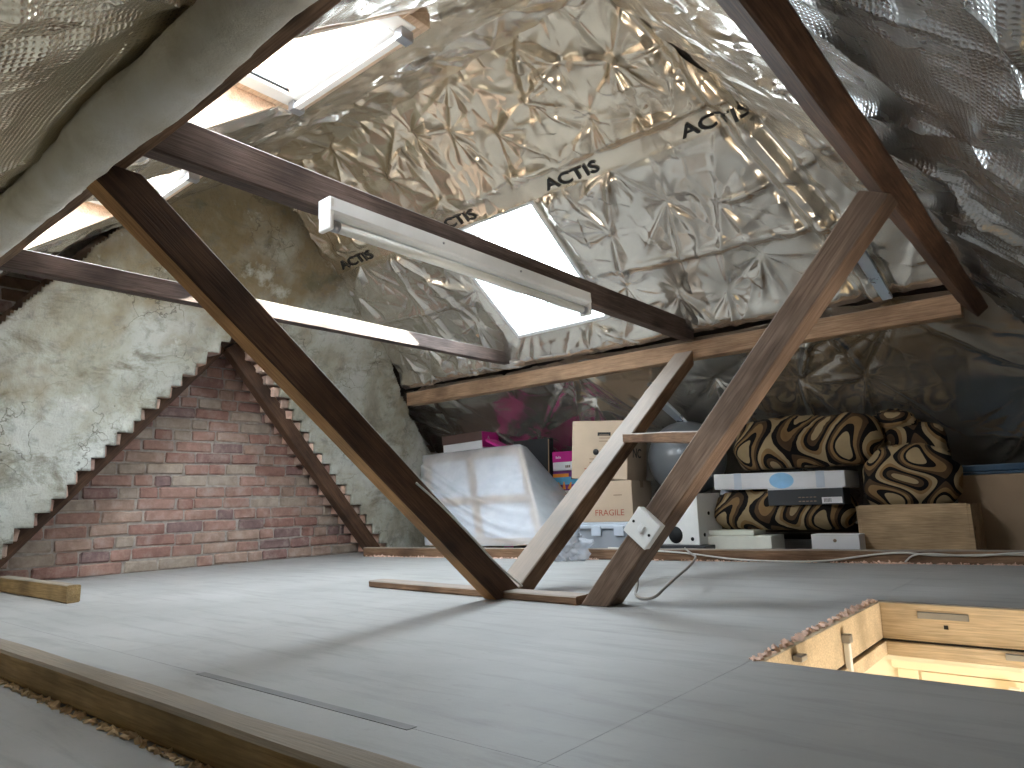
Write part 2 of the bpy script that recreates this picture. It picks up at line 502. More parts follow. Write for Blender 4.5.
def tube(name, pts, r, mat, parent=None, n=8, smooth_iter=3, cap=True):
    P = [Vector(p) for p in pts]
    for _ in range(smooth_iter):
        Q = [P[0]]
        for a, b in zip(P[:-1], P[1:]):
            Q += [a * 0.75 + b * 0.25, a * 0.25 + b * 0.75]
        Q.append(P[-1]); P = Q
    vs_, fs = [], []
    prev = None
    for i, p in enumerate(P):
        d = (P[min(i + 1, len(P) - 1)] - P[max(i - 1, 0)]).normalized()
        a = (prev if prev is not None else (Vector((0, 0, 1)) if abs(d.z) < 0.9 else Vector((1, 0, 0))))
        a = (a - d * d.dot(a)).normalized(); prev = a
        b = d.cross(a)
        for k in range(n):
            th = 2 * math.pi * k / n
            vs_.append(p + (a * math.cos(th) + b * math.sin(th)) * r)
    for i in range(len(P) - 1):
        for k in range(n):
            q = (k + 1) % n
            fs.append((i * n + k, i * n + q, (i + 1) * n + q, (i + 1) * n + k))
    if cap:
        fs.append(tuple(reversed(range(n)))); fs.append(tuple((len(P) - 1) * n + k for k in range(n)))
    return mesh_obj(name, vs_, fs, mat, parent, smooth=True)
def cyl(name, p0, p1, r, mat, parent=None, n=14):
    return tube(name, [p0, p1], r, mat, parent, n, 0)
def text_data(body, size):
    cu = bpy.data.curves.new('lettering_curve', 'FONT')
    cu.body = body; cu.size = size; cu.align_x = 'CENTER'
    cu.resolution_u = 3; cu.offset = 0.0015 if size > .06 else 0.0
    o = bpy.data.objects.new('lettering_tmp', cu); COL.objects.link(o)
    dg = bpy.context.evaluated_depsgraph_get()
    me = o.evaluated_get(dg).to_mesh()
    vs_ = [v.co.copy() for v in me.vertices]; fs = [tuple(p.vertices) for p in me.polygons]
    o.evaluated_get(dg).to_mesh_clear()
    bpy.data.objects.remove(o); bpy.data.curves.remove(cu)
    return vs_, fs
def lettering(name, body, size, mat, parent, matrix, sx=1.0):
    vs_, fs = text_data(body, size)
    vs_ = [Vector((v.x * sx, v.y, v.z)) for v in vs_]
    return mesh_obj(name, vs_, fs, mat, parent, matrix=matrix)

# ------------------------------------------------------------------ foil surface
def vnoise(U, V, seed, fu, fv):
    r = np.random.RandomState(seed)
    G = r.rand(64, 64)
    x = U * fu + 17.3; y = V * fv + 9.1
    xi = np.floor(x).astype(int); yi = np.floor(y).astype(int)
    fx = x - xi; fy = y - yi
    fx = fx * fx * (3 - 2 * fx); fy = fy * fy * (3 - 2 * fy)
    a = G[xi % 64, yi % 64]; b = G[(xi + 1) % 64, yi % 64]; c = G[xi % 64, (yi + 1) % 64]; d = G[(xi + 1) % 64, (yi + 1) % 64]
    return (a * (1 - fx) + b * fx) * (1 - fy) + (c * (1 - fx) + d * fx) * fy - 0.5
class Foil:
    def __init__(self, seed, u0, u1, v0, v1, spacing=0.28, amp=0.02, crease=0.007, extra=None, wr=0.004, flat=None, pleats=1.0, down=1):
        r = random.Random(seed)
        self.seed, self.amp, self.crease, self.spacing, self.extra, self.wr, self.flat = seed, amp, crease, spacing, extra, wr, flat
        pts = []
        nu = max(1, int((u1 - u0) / spacing)); nv = max(1, int((v1 - v0) / spacing))
        for i in range(nu + 1):
            for j in range(nv + 1):
                if r.random() < 0.14: continue
                pts.append((u0 + (i + (0.5 if j % 2 else 0) + r.uniform(-.34, .34)) * (u1 - u0) / nu, v0 + (j + r.uniform(-.34, .34)) * (v1 - v0) / nv))
        self.pts = pts
        self.fan = [down * math.pi / 2 + r.gauss(0, 0.7) for _ in pts]
        segs = []
        for i, p in enumerate(pts):
            ds = sorted((math.hypot(p[0] - q[0], p[1] - q[1]), j) for j, q in enumerate(pts) if j != i)
            for d, j in ds[:4]:
                if j > i or r.random() < 0.3:
                    segs.append((p, pts[j], r.uniform(0.35, 1.0) * (1 if r.random() < 0.75 else -0.7), r.uniform(0.009, 0.020)))
            for _ in range(4):                      # creases fanning out of each staple
                a = self.fan[i] + r.gauss(0, 0.7); l = r.uniform(0.08, 0.42) * spacing / 0.28
                segs.append((p, (p[0] + math.cos(a) * l, p[1] + math.sin(a) * l), r.uniform(0.4, 1.1) * (1 if r.random() < 0.7 else -0.6), r.uniform(0.007, 0.014)))
        self.segs = segs; self.pl = pleats
        self.phase = [r.uniform(0, 6.28) for _ in pts]
    def h(self, U, V):
        U = np.asarray(U, float); V = np.asarray(V, float)
        # warp so that creases are not ruler-straight
        Uw = U + 0.010 * vnoise(U, V, self.seed + 5, 5, 5); Vw = V + 0.010 * vnoise(U, V, self.seed + 6, 5, 5)
        d1 = np.full(U.shape, 9.0)
        pleat = np.zeros(U.shape)
        for k, p in enumerate(self.pts):
            d = np.hypot(Uw - p[0], Vw - p[1])
            near = d < d1
            d1 = np.where(near, d, d1)
            th = np.arctan2(Vw - p[1], Uw - p[0])
            n_ = 3 + k % 3
            pl = (np.abs(np.sin(n_ * th + self.phase[k])) + 0.6 * np.abs(np.sin((n_ + 2.5) * th + 2.1 * self.phase[k]))) * d * np.exp(-d / 0.075) * 0.28
            fan = 0.25 + 0.75 * np.maximum(0, np.cos(th - self.fan[k])) ** 0.7
            pleat = np.where(near, pl * fan, pleat)
        H = self.amp * (1 - np.exp(-d1 / (0.45 * self.spacing))) + pleat * self.pl
        H += self.amp * 0.6 * vnoise(U, V, self.seed + 1, 3.2, 3.2) * np.minimum(1, d1 / 0.1)
        for (a, b, k, w) in self.segs:
            ax, ay = a; bx, by = b
            L2 = (bx - ax) ** 2 + (by - ay) ** 2
            m_ = 0.08
            sel = (Uw > min(ax, bx) - m_) & (Uw < max(ax, bx) + m_) & (Vw > min(ay, by) - m_) & (Vw < max(ay, by) + m_)
            if not sel.any(): continue
            us, vs2 = Uw[sel], Vw[sel]
            t = np.clip(((us - ax) * (bx - ax) + (vs2 - ay) * (by - ay)) / max(L2, 1e-6), 0, 1)
            d = np.hypot(us - ax - t * (bx - ax), vs2 - ay - t * (by - ay))
            prof = np.sqrt(np.maximum(0, np.sin(np.pi * np.clip(t * 0.9 + 0.06, 0, 1))))
            H[sel] += k * prof * (self.crease * np.exp(-(d / w) ** 1.3) + self.crease * 0.5 * np.exp(-(d / 0.03) ** 2))
        rd = 1 - np.abs(vnoise(U, V, self.seed + 2, 9, 14)) * 4
        H += self.wr * np.clip(rd, 0, 1) ** 2
        if self.flat is not None:                   # pulled taut along the taped seam
            H = H * (1 - 0.93 * np.exp(-((V - self.flat) / 0.055) ** 4))
        if self.extra is not None: H = H + self.extra(U, V)
        return H

def foil_sheet(name, F, P, nrm, v0, v1, uL, uR, step, mat, parent, offset=0.0, holes=(), edge_flat=0.0, ragged=0.0):
    """grid surface: P(u,v) on the plane, pushed along nrm by F.h + offset"""
    nv = max(2, int(abs(v1 - v0) / step))
    wid = max(abs(uR(v0) - uL(v0)), abs(uR(v1) - uL(v1)))
    nu = max(2, int(wid / step))
    T, Vv = np.meshgrid(np.linspace(0, 1, nu + 1), np.linspace(v0, v1, nv + 1))
    UL = np.vectorize(uL)(Vv[:, 0])[:, None]; UR = np.vectorize(uR)(Vv[:, 0])[:, None]
    if ragged > 0:
        UL = UL + ragged * np.array([[mnoise.noise(Vector((v * 9, 3.3, 1.7)))] for v in Vv[:, 0]])
    U = UL + (UR - UL) * T
    # snap the grid to holes
    keep = np.ones((nv, nu), bool)
    for (a, b, c, d) in holes:
        cu = (U[:-1, :-1] + U[1:, 1:]) / 2; cv = (Vv[:-1, :-1] + Vv[1:, 1:]) / 2
        keep &= ~((cu > a) & (cu < b) & (cv > c) & (cv < d))
        su = step * 1.1
        inv = (Vv > c - su) & (Vv < d + su); inu = (U > a - su) & (U < b + su)
        for e in (a, b):
            s = inv & (np.abs(U - e) < wid / nu * 0.55); U = np.where(s, e, U)
        for e in (c, d):
            s = inu & (np.abs(Vv - e) < step * 0.55); Vv = np.where(s, e, Vv)
    H = F.h(U, Vv)
    if edge_flat > 0:
        ed = np.minimum(np.abs(Vv - v0), np.abs(Vv - v1)); H = H * np.clip(ed / edge_flat, 0.25, 1)
    for (a, b, c, d) in holes:
        dx = np.maximum(np.maximum(a - U, U - b), 0); dy = np.maximum(np.maximum(c - Vv, Vv - d), 0)
        H = H * np.clip(np.hypot(dx, dy) / 0.06, 0.0, 1)
    n = np.array(nrm)
    X = P(U, Vv) + (H + offset)[..., None] * n
    verts = X.reshape(-1, 3)
    ii = np.arange((nv + 1) * (nu + 1)).reshape(nv + 1, nu + 1)
    q = np.stack([ii[:-1, :-1], ii[:-1, 1:], ii[1:, 1:], ii[1:, :-1]], -1)[keep]
    me = bpy.data.meshes.new(name)
    me.vertices.add(len(verts)); me.vertices.foreach_set('co', verts.ravel())
    me.loops.add(q.size); me.loops.foreach_set('vertex_index', q.ravel().astype(np.int32))
    me.polygons.add(len(q)); me.polygons.foreach_set('loop_start', np.arange(0, q.size, 4, dtype=np.int32))
    me.update(calc_edges=True)
    me.polygons.foreach_set('use_smooth', [True] * len(me.polygons))
    me.materials.append(MATS[mat])
    uvl = me.uv_layers.new(name='UVMap')
    li = np.zeros(len(me.loops), dtype=np.int32); me.loops.foreach_get('vertex_index', li)
    uvl.data.foreach_set('uv', np.stack([U.ravel(), Vv.ravel() * 1.27], -1).astype(np.float32)[li].ravel())
    o = bpy.data.objects.new(name, me)
    return link(o, parent)
def P_back(U, V): return np.stack([U, V, KB - SB * V], -1)
def P_near(U, V): return np.stack([U, V, KN + SN * V], -1)
def P_hip(U, V): return np.stack([(KH - V) / SH, U, V], -1)

# ================================================================== SETTING
# ---------- floor: painted boards with a hatch opening
floor = empty('floor'); tag(floor, 'grey painted board floor of the loft', kind='structure')
HX0, HX1, HY0, HY1 = -0.55, 0.34, 1.34, 2.25
def panel(x0, x1, y0, y1, seed):
    g = 0.0004
    o = box('floor_panel', (x0 + g, y0 + g, -0.022), (x1 - g, y1 - g, 0.0), 'floor_paint', floor)
    return o
for a in ((-4.131, -2.42, -1.05, 0.70), (-2.42, -0.55, -1.05, 0.70), (-0.55, 0.98, -1.05, 0.70), (-4.131, -2.98, 0.70, 3.16), (-2.98, -1.76, 0.70, 3.16), (-1.76, -0.55, 0.70, 3.16),
          (-0.55, 0.98, 0.70, HY0), (HX1, 0.98, HY0, HY1), (-0.55, 0.98, HY1, 3.16), (-4.131, -1.76, 3.16, 5.1), (-1.76, 0.98, 3.16, 5.1)):
    panel(*a, 0)

for (x0, x1, y0, y1) in ((-4.3, HX0, -1.3, 5.6), (HX1, 1.3, -1.3, 5.6), (HX0, HX1, -1.3, HY0), (HX0, HX1, HY1, 5.6)):
    box('subfloor', (x0, y0, -.05), (x1, y1, -.0225), 'wood_deck', floor)
o = box('floor_dark_strip', (-1.385, 0.690, 0.0002), (-0.78, 0.708, 0.001), 'strip_grey', floor)  # thin dark grey strip along the floor seam
# ---------- gable wall
wall = empty('wall_left', (-4.13, 0, 0)); tag(wall, 'old red brick gable wall', kind='structure')
gv = [(-1.4, -0.02), (5.4, -0.02), (5.4, 0.12), (1.95, 2.62), (1.85, 2.62), (-1.4, 0.12)]
vv = [(0.0, y, z) for y, z in gv] + [(-0.2, y, z) for y, z in gv]
nn = len(gv)
mesh_obj('mortar_backing', vv, [tuple(range(nn)), tuple(reversed(range(nn, 2 * nn)))] + [(i, i + nn, (i + 1) % nn + nn, (i + 1) % nn) for i in range(nn)], 'mortar', wall)
def brick_mesh(L, H, D, seed):
    bm = bmesh.new(); r = random.Random(seed)
    add_box(bm, (0, -L / 2, -H / 2), (D, L / 2, H / 2))
    bmesh.ops.bevel(bm, geom=[e for e in bm.edges if e.verts[0].co.x > D * .9 or e.verts[1].co.x > D * .9], offset=0.006, segments=1, affect='EDGES')
    for v in bm.verts:
        v.co += Vector((r.uniform(-.003, .003), r.uniform(-.004, .004), r.uniform(-.003, .003)))
    return bm
BM_CACHE = {}
def brick(L, parent, loc, soot=False, mats=None):
    key = (round(L, 3), random.randint(0, 2), soot)
    mt = random.choice(mats) if mats else random.choice(BRICKM)
    key = key + (mt.name,)
    if key not in BM_CACHE:
        me = bpy.data.meshes.new('brick'); b = brick_mesh(L, 0.057, 0.008, hash(key[:2]) % 9999); b.to_mesh(me); b.free()
        me.materials.append(mt); BM_CACHE[key] = me
    o = bpy.data.objects.new('brick', BM_CACHE[key]); link(o, parent)
    o.location = loc; o.rotation_euler = (random.uniform(-.012, .012), 0, random.uniform(-.01, .01))
    return o
CH = 0.0665
WALLM = [BRICKM[i] for i in (0, 0, 1, 1, 1, 2, 3, 3, 4, 5, 5)]
def brick_field(test, z0, z1, y0, y1, mats):
    i = int(z0 / CH)
    while i * CH < z1:
        z = i * CH + CH / 2
        y = y0 - random.uniform(0, 0.2)
        while y < y1:
            L = random.choice([0.205, 0.19, 0.21, 0.098, 0.092, 0.14, 0.17])
            yc = y + L / 2
            if test(yc, z):
                brick(L, wall, (random.uniform(-.002, .004), yc, z + random.uniform(-.003, .003)), mats=mats)
            y += L + random.choice([.008, .011, .014])
        i += 1
# the recess between the two flues, the strips outside them
brick_field(lambda y, z: y > 0.90 + (z) * 0.875 - 0.10 and y < 3.22 - z * 0.85 + 0.12 and z < 1.42, 0, 1.40, 0.7, 3.4, WALLM)
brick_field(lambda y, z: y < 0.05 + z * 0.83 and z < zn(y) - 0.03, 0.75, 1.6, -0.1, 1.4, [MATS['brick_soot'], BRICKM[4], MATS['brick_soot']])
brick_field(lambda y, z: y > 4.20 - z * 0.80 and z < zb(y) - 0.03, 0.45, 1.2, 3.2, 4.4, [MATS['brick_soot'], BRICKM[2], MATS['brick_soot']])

# ---------- roof deck behind the foil
roof = empty('ceiling'); tag(roof, 'dark boarded underside of the pitched roof', kind='structure')
OFF = 0.13
def deck(quads, P, nrm):
    for q in quads:
        c = [Vector(P(np.array(u), np.array(v))) - Vector(nrm) * OFF for u, v in q]
        c2 = [p - Vector(nrm) * 0.02 for p in c]
        mesh_obj('roof_board', c + c2, [(0, 1, 2, 3), (7, 6, 5, 4), (0, 4, 5, 1), (1, 5, 6, 2), (2, 6, 7, 3), (3, 7, 4, 0)], 'wood_deck', roof)
W0 = (-2.60, -1.95, 2.55, 3.21)                 # back skylight  x0 x1 y0 y1
W1 = (-2.02, -1.29, 0.70, 1.205)
W2 = (-3.30, -2.57, 0.70, 1.205)
XG = -4.15
def strips(y0, y1, n):
    return [(y0 + (y1 - y0) * i / n, y0 + (y1 - y0) * (i + 1) / n) for i in range(n)]
qs = []
def rowq(xa, xb, y0, y1, fx):
    g = 0.0015
    def ex(v, y): return fx(y) if v is None else v
    return [(ex(xa, y0), y0 + g), (ex(xb, y0), y0 + g), (ex(xb, y1), y1 - g), (ex(xa, y1), y1 - g)]
hb = lambda y: hip_back_x(y) + 0.16
hn = lambda y: hip_near_x(y) + 0.16
for (a, b) in strips(1.78, W0[2], 5): qs.append(rowq(XG, None, a, b, hb))
for (a, b) in strips(W0[2], W0[3], 4): qs += [rowq(XG, W0[0], a, b, hb), rowq(W0[1], None, a, b, hb)]
for (a, b) in strips(W0[3], 5.3, 12): qs.append(rowq(XG, None, a, b, hb))
deck(qs, P_back, NB)
qs = []
for (a, b) in strips(W1[3], 2.02, 4): qs.append(rowq(XG, None, a, b, hn))
for (a, b) in strips(W1[2], W1[3], 4): qs += [rowq(XG, W2[0], a, b, hn), rowq(W2[1], W1[0], a, b, hn), rowq(W1[1], None, a, b, hn)]
for (a, b) in strips(-1.3, W1[2], 13): qs.append(rowq(XG, None, a, b, hn))
deck(qs, P_near, NN)
qs = []
for (a, b) in strips(-0.1, 2.32, 16):
    yb0, yb1 = (KB - a) / SB + .16, (KB - b) / SB + .16; yn0, yn1 = (a - KN) / SN - .16, (b - KN) / SN - .16
    qs.append([(yn0, a), (yb0, a), (yb1, b), (yn1, b)])
deck(qs, P_hip, NH)

# ---------- skylights
def plane_frame(origin, yaxis, outward):
    y = Vector(yaxis).normalized(); z = Vector(outward).normalized(); x = y.cross(z)
    mt = Matrix((x, y, z)).transposed().to_4x4(); mt.translation = Vector(origin)
    return mt
def skylight(idx, W, P, nrm, updir, label, open_angle, lining_mat, sash_mat):
    x0, x1, ya, yb = W
    c = Vector(P(np.array((x0 + x1) / 2), np.array((ya + yb) / 2)))
    mt = plane_frame(c, updir, -Vector(nrm))
    root = empty('window_%d' % idx, mat=mt); tag(root, label, kind='structure')
    w = (x1 - x0) / 2; l = abs(yb - ya) * math.sqrt(1 + Vector(updir).z ** 2 / max(1e-6, Vector(updir).y ** 2)) / 2
    zt, t = 0.19, 0.022
    # lining boards
    for s in (-1, 1):
        box('lining_board', (s * w - (t if s > 0 else 0), -l, -0.004), (s * w + (0 if s > 0 else t), l, zt), lining_mat, root, 0.002)
        box('lining_board', (-w + t, s * l - (t if s > 0 else 0), -0.004), (w - t, s * l + (0 if s > 0 else t), zt), lining_mat, root, 0.002)
    # fixed outer frame
    for s in (-1, 1):
        box('frame_bar', (s * w - 0.02, -l - .02, zt), (s * w + 0.02, l + .02, zt + .035), lining_mat, root, 0.002)
        box('frame_bar', (-w + .02, s * l - 0.02, zt), (w - .02, s * l + 0.02, zt + .035), lining_mat, root, 0.002)
    # sash, hinged along the upper edge
    sash = empty('sash'); sash.parent = root
    sw = w - t - 0.006; sl = 2 * l - 2 * t - 0.01; b = 0.058; d = 0.04
    if open_angle == 0:
        sash.matrix_local = Matrix.Translation((0, l - t - 0.004, zt - 0.045))
    else:                                   # swung up level, its top rail dipping into the room
        sash.matrix_local = mt.inverted() @ Matrix.Translation(((x0 + x1) / 2, 1.245, 1.665))
        sw -= 0.03
        for q in ((-sw - .028, -sl, -sw, .028), (sw, -sl, sw + .028, .028), (-sw, 0, sw, .028)):
            box('sash_edging', (q[0], q[1], .002), (q[2], q[3], .05), 'wood_window', sash, .003)
    for s in (-1, 1):
        box('sash_bar', (s * sw - (b if s > 0 else 0), -sl, 0), (s * sw + (0 if s > 0 else b), 0, d), sash_mat, sash, 0.004)
    box('sash_bar', (-sw + b, -sl, 0), (sw - b, -sl + b, d), sash_mat, sash, 0.004)
    box('sash_bar', (-sw + b, -b, 0), (sw - b, 0, d), sash_mat, sash, 0.004)
    box('pane', (-sw + b - .006, -sl + b - .006, d * .45), (sw - b + .006, -b + .006, d * .45 + .004), 'window_glass', sash)
    for q in ((-sw + b, -sl + b, -sw + b + .006, -b), (sw - b - .006, -sl + b, sw - b, -b), (-sw + b, -sl + b, sw - b, -sl + b + .006), (-sw + b, -b - .006, sw - b, -b)):
        box('glazing_gasket', (q[0], q[1], d * .3), (q[2], q[3], d * .44), 'black_case', sash)
    # control bar along the top, with end brackets
    bar = box('control_bar', (-sw + .03, -.035, -.03), (sw - .03, -.012, -.012), 'white_paint', sash, 0.004)
    for s in (-1, 1):
        box('bar_bracket', (s * (sw - .035) - .016, -.040, -.034), (s * (sw - .035) + .016, .006, .0), 'grey_metal', sash, 0.004)
    # daylight portal in the opening
    ld = bpy.data.lights.new('daylight_portal', 'AREA'); ld.shape = 'RECTANGLE'; ld.size = 2 * w; ld.size_y = 2 * l
    ld.cycles.is_portal = True
    lo = bpy.data.objects.new('daylight_portal', ld); COL.objects.link(lo)
    lo.matrix_world = mt @ Matrix.Translation((0, 0, zt + 0.10))
    return root
skylight(1, W0, P_back, NB, (0, -1, SB), 'white skylight glaring in the far roof slope', 0.0, 'white_paint', 'white_paint')
skylight(2, W1, P_near, NN, (0, 1, SN), 'open skylight near the ridge with pale wooden frame', math.atan(SN), 'wood_window', 'white_paint')
skylight(3, W2, P_near, NN, (0, 1, SN), 'open skylight beside the gable wall with pale wooden frame', math.atan(SN), 'wood_window', 'white_paint')

# ---------- the room below the hatch
low = empty('wall_below', (0, 0, -2.5)); tag(low, 'cream painted landing seen through the hatch', kind='structure')
RX0, RX1, RY0, RY1, RZ0, RZ1 = -1.5, 1.1, 0.5, 3.2, -2.5, -0.16
def lowbox(n, lo, hi, m_, bev=0.0):
    o = box(n, (lo[0], lo[1], lo[2] + 2.5), (hi[0], hi[1], hi[2] + 2.5), m_, low, bev); return o
lowbox('wall_panel', (RX0 - .05, RY1, RZ0), (RX1 + .05, RY1 + .05, RZ1 - .001), 'cream_wall')
lowbox('wall_panel', (RX0 - .05, RY0 - .05, RZ0), (RX1 + .05, RY0, RZ1 - .001), 'cream_wall')
lowbox('wall_panel', (RX0 - .05, RY0, RZ0), (RX0, RY1, RZ1 - .001), 'cream_wall')
lowbox('wall_panel', (RX1, RY0, RZ0), (RX1 + .05, RY1, RZ1 - .001), 'cream_wall')
lowbox('lower_floor', (RX0, RY0, RZ0 - .05), (RX1, RY1, RZ0), 'carpet_below')
for (x0, x1, y0, y1) in ((RX0 - .05, HX0, RY0, RY1), (HX1, RX1 + .05, RY0, RY1), (HX0, HX1, RY0, HY0), (HX0, HX1, HY1, RY1)):
    lowbox('plaster_ceiling', (x0, y0, RZ1), (x1, y1, RZ1 + .012), 'cream_wall')
lowbox('architrave', (-0.74, RY1 - .02, -.38), (0.35, RY1, -.305), 'cream_door', .004)
lowbox('architrave', (-0.72, RY1 - .02, RZ0), (-0.65, RY1, -.38), 'cream_door', .004)
lowbox('door_leaf', (-0.64, RY1 - .012, RZ0 + .01), (0.20, RY1, -.385), 'cream_door')
for (px0, px1) in ((-0.57, -0.27), (-0.17, 0.13)):
    for e in ((px0, px1, -.455, -.44), (px0, px1, -1.2, -1.185)):
        lowbox('door_moulding', (e[0], RY1 - .022, e[2]), (e[1], RY1 - .012, e[3]), 'cream_door', .003)
    for x in (px0, px1 - .015):
        lowbox('door_moulding', (x, RY1 - .022, -1.185), (x + .015, RY1 - .012, -.455), 'cream_door', .003)
lowbox('door_edge', (-0.36, RY1 - .06, RZ0 + .01), (-0.325, RY1 - .024, -.40), 'white_door_edge', .003)
# added warm area light, out of view on the landing, tilted up through the hatch
ld = bpy.data.lights.new('landing_added_light', 'AREA'); ld.shape = 'RECTANGLE'; ld.size = 1.1; ld.size_y = 1.1; ld.energy = 36; ld.color = (1, 0.93, 0.82)
lo = bpy.data.objects.new('landing_added_light', ld); COL.objects.link(lo); lo.location = (RX1 - .03, 1.85, -1.15)
lo.rotation_euler = Vector((-1, 0, 0.55)).to_track_quat('-Z', 'Y').to_euler()

# ================================================================== RENDERED CHIMNEY FLUES
def face_x(z):
    t = min(1, max(0, (z - 0.8) / 1.3)); t = t * t * (3 - 2 * t)
    return -3.84 + 0.40 * t
def inner_left(z): return 0.865 + (z) * 0.875          # stepped edges of the recess
def inner_right(z): return 3.235 - z * 0.86
def outer_left(z): return -0.02 + z * 0.77
def outer_right(z): return 4.24 - z * 0.832
APEX = 1.30
def flue_rows(i):
    zc = i * CH + CH / 2
    return inner_left(i * CH + CH * .2), inner_right(i * CH + CH * .2)
jit = [(random.uniform(-.012, .012), random.uniform(-.012, .012)) for _ in range(60)]
def build_flue():
    flue = empty('chimney_flue', (-4.0, 2.0, 0)); tag(flue, 'twin chimney flues under mottled grey lime render, leaning together over the brick recess', 'chimney')
    dz = CH / 5; dy = 0.0125
    nz = int(2.36 / dz); y0 = -0.1; ny = int(4.5 / dy)
    idx = {}; vs_ = []; fs = []
    def vert(a, b):
        if (a, b) not in idx:
            y = y0 + a * dy; z = b * dz
            p = Vector((0.3, y * 2.2, z * 2.2))
            d = mnoise.fractal(p, 1.0, 2.0, 5) * 0.016 + mnoise.noise(Vector((2, y * 22, z * 22))) * 0.004
            idx[(a, b)] = len(vs_); vs_.append((face_x(z) + d + 4.0, y - 2.0, z))
        return idx[(a, b)]
    for b in range(nz):
        z = (b + .5) * dz; i = int(z / CH)
        il, ir = flue_rows(i); il += jit[i][0]; ir += jit[i][1]
        rag = 0.02 * mnoise.noise(Vector((5, z * 14, 1)))
        for a in range(ny):
            y = y0 + (a + .5) * dy
            if y < outer_left(z) + rag or y > outer_right(z) + rag * 1.5: continue
            if z > zn(y) + 0.09 or z > zb(y) + 0.16 or z > 2.32: continue
            if z < APEX and il < y < ir: continue
            fs.append((vert(a, b), vert(a + 1, b), vert(a + 1, b + 1), vert(a, b + 1)))
    o = mesh_obj('render_coat', vs_, fs, 'lime_render', flue, smooth=True)
    md = o.modifiers.new('thickness', 'SOLIDIFY'); md.thickness = 0.022; md.offset = -1 if o.data.polygons[0].normal.x > 0 else 1
    # brick core, one course after another
    bm = bmesh.new()
    for i in range(int(2.3 / CH)):
        z = i * CH; fx = face_x(z) - 0.03
        il, ir = flue_rows(i)
        ol, orr = outer_left(z) + .03, outer_right(z) - .05
        ol = max(ol, (z + CH - KN) / SN - 0.05); orr = min(orr, (KB - z - CH) / SB + 0.1)
        rng = [(ol, il - .10), (ir + .10, orr)] if z < APEX else [(ol, orr)]
        for (a, b) in rng:
            if b > a: add_box(bm, (-4.12 + 4.0, a - 2, z), (fx + 4.0, b - 2, z + CH))
    bm_obj('brick_core', bm, 'brick_soot', flue)
    # stepped corbel bricks along both sides of the recess
    for i in range(int(APEX / CH)):
        z = i * CH; fx = face_x(z) - 0.020
        il, ir = flue_rows(i)
        for (ya, yb, s) in ((il - .11, il + jit[i][0] + .022, 0), (ir + jit[i][1] - .040, ir + .11, 1)):
            xs = [-4.115, -4.115 + (fx + 4.115) * random.uniform(.4, .6), fx]
            for k in (0, 1):
                e = random.uniform(-.004, .004)
                bm = bmesh.new()
                add_box(bm, (xs[k] + .004 + 4.0, ya - 2 + (e if s else 0), z + .006), (xs[k + 1] - .002 + 4.0, yb - 2 + (0 if s else e), z + CH - .004))
                bmesh.ops.bevel(bm, geom=list(bm.edges), offset=0.005, segments=1, affect='EDGES')
                r = random.Random(i * 7 + k + s * 31)
                for v in bm.verts: v.co += Vector((r.uniform(-.003, .003), r.uniform(-.004, .004), r.uniform(-.003, .003)))
                bm_obj('corbel_brick', bm, random.choice(['brick_pale', 'brick_pale', 'brick_pale_pink', BRICKM[1], BRICKM[3]]), flue)
build_flue()

# ================================================================== FOIL INSULATION
def left_x(y): return -3.36 - (y - 2.12) * 0.335
def band(U, V):     # wrapped strip beside the hip, folded roll below the seam
    t = (V - 2.15) / (3.41 - 2.15)
    uc = -1.03 + t * 0.39
    d = np.abs(U - uc)
    return 0.03 * np.exp(-(d / 0.035) ** 4) - 0.012 * np.exp(-((d - 0.065) / 0.02) ** 2)
def fold_back(U, V):
    yc = 2.90 + (U + 3.2) * 0.045
    r = np.exp(-((V - yc) / 0.022) ** 2) * 0.018 * (1 / (1 + np.exp(-(U + 1.75) * 9)) + 1 / (1 + np.exp((U + 2.75) * 9)))
    roll = np.exp(-((V - 3.33) / 0.05) ** 2) * 0.028
    return r + roll + band(U, V)
FB1 = Foil(11, -3.6, -0.9, 1.95, 2.6, spacing=0.205, amp=0.024, crease=0.011, extra=band, flat=2.51)
FB2 = Foil(23, -3.8, -0.2, 2.5, 3.4, spacing=0.25, amp=0.022, crease=0.009, extra=fold_back, flat=2.515)
FB3 = Foil(37, -4.1, 0.9, 3.36, 4.85, spacing=0.42, amp=0.034, crease=0.014, wr=0.003)
FN1 = Foil(41, -3.6, -0.2, 0.5, 1.9, down=-1, spacing=0.25, amp=0.022, crease=0.008)
FN2 = Foil(59, -4.1, 0.7, -0.9, 0.5, down=-1, spacing=0.34, amp=0.032, crease=0.012, wr=0.005)
FH1 = Foil(67, 0.3, 3.6, 1.05, 2.15, down=-1, spacing=0.26, amp=0.024, crease=0.009)
FH2 = Foil(73, -0.9, 4.9, 0.1, 1.28, down=-1, spacing=0.33, amp=0.03, crease=0.011)
FR = Foil(83, -3.5, -1.1, 1.8, 2.0, spacing=0.2, amp=0.006, crease=0.005, pleats=0.4)

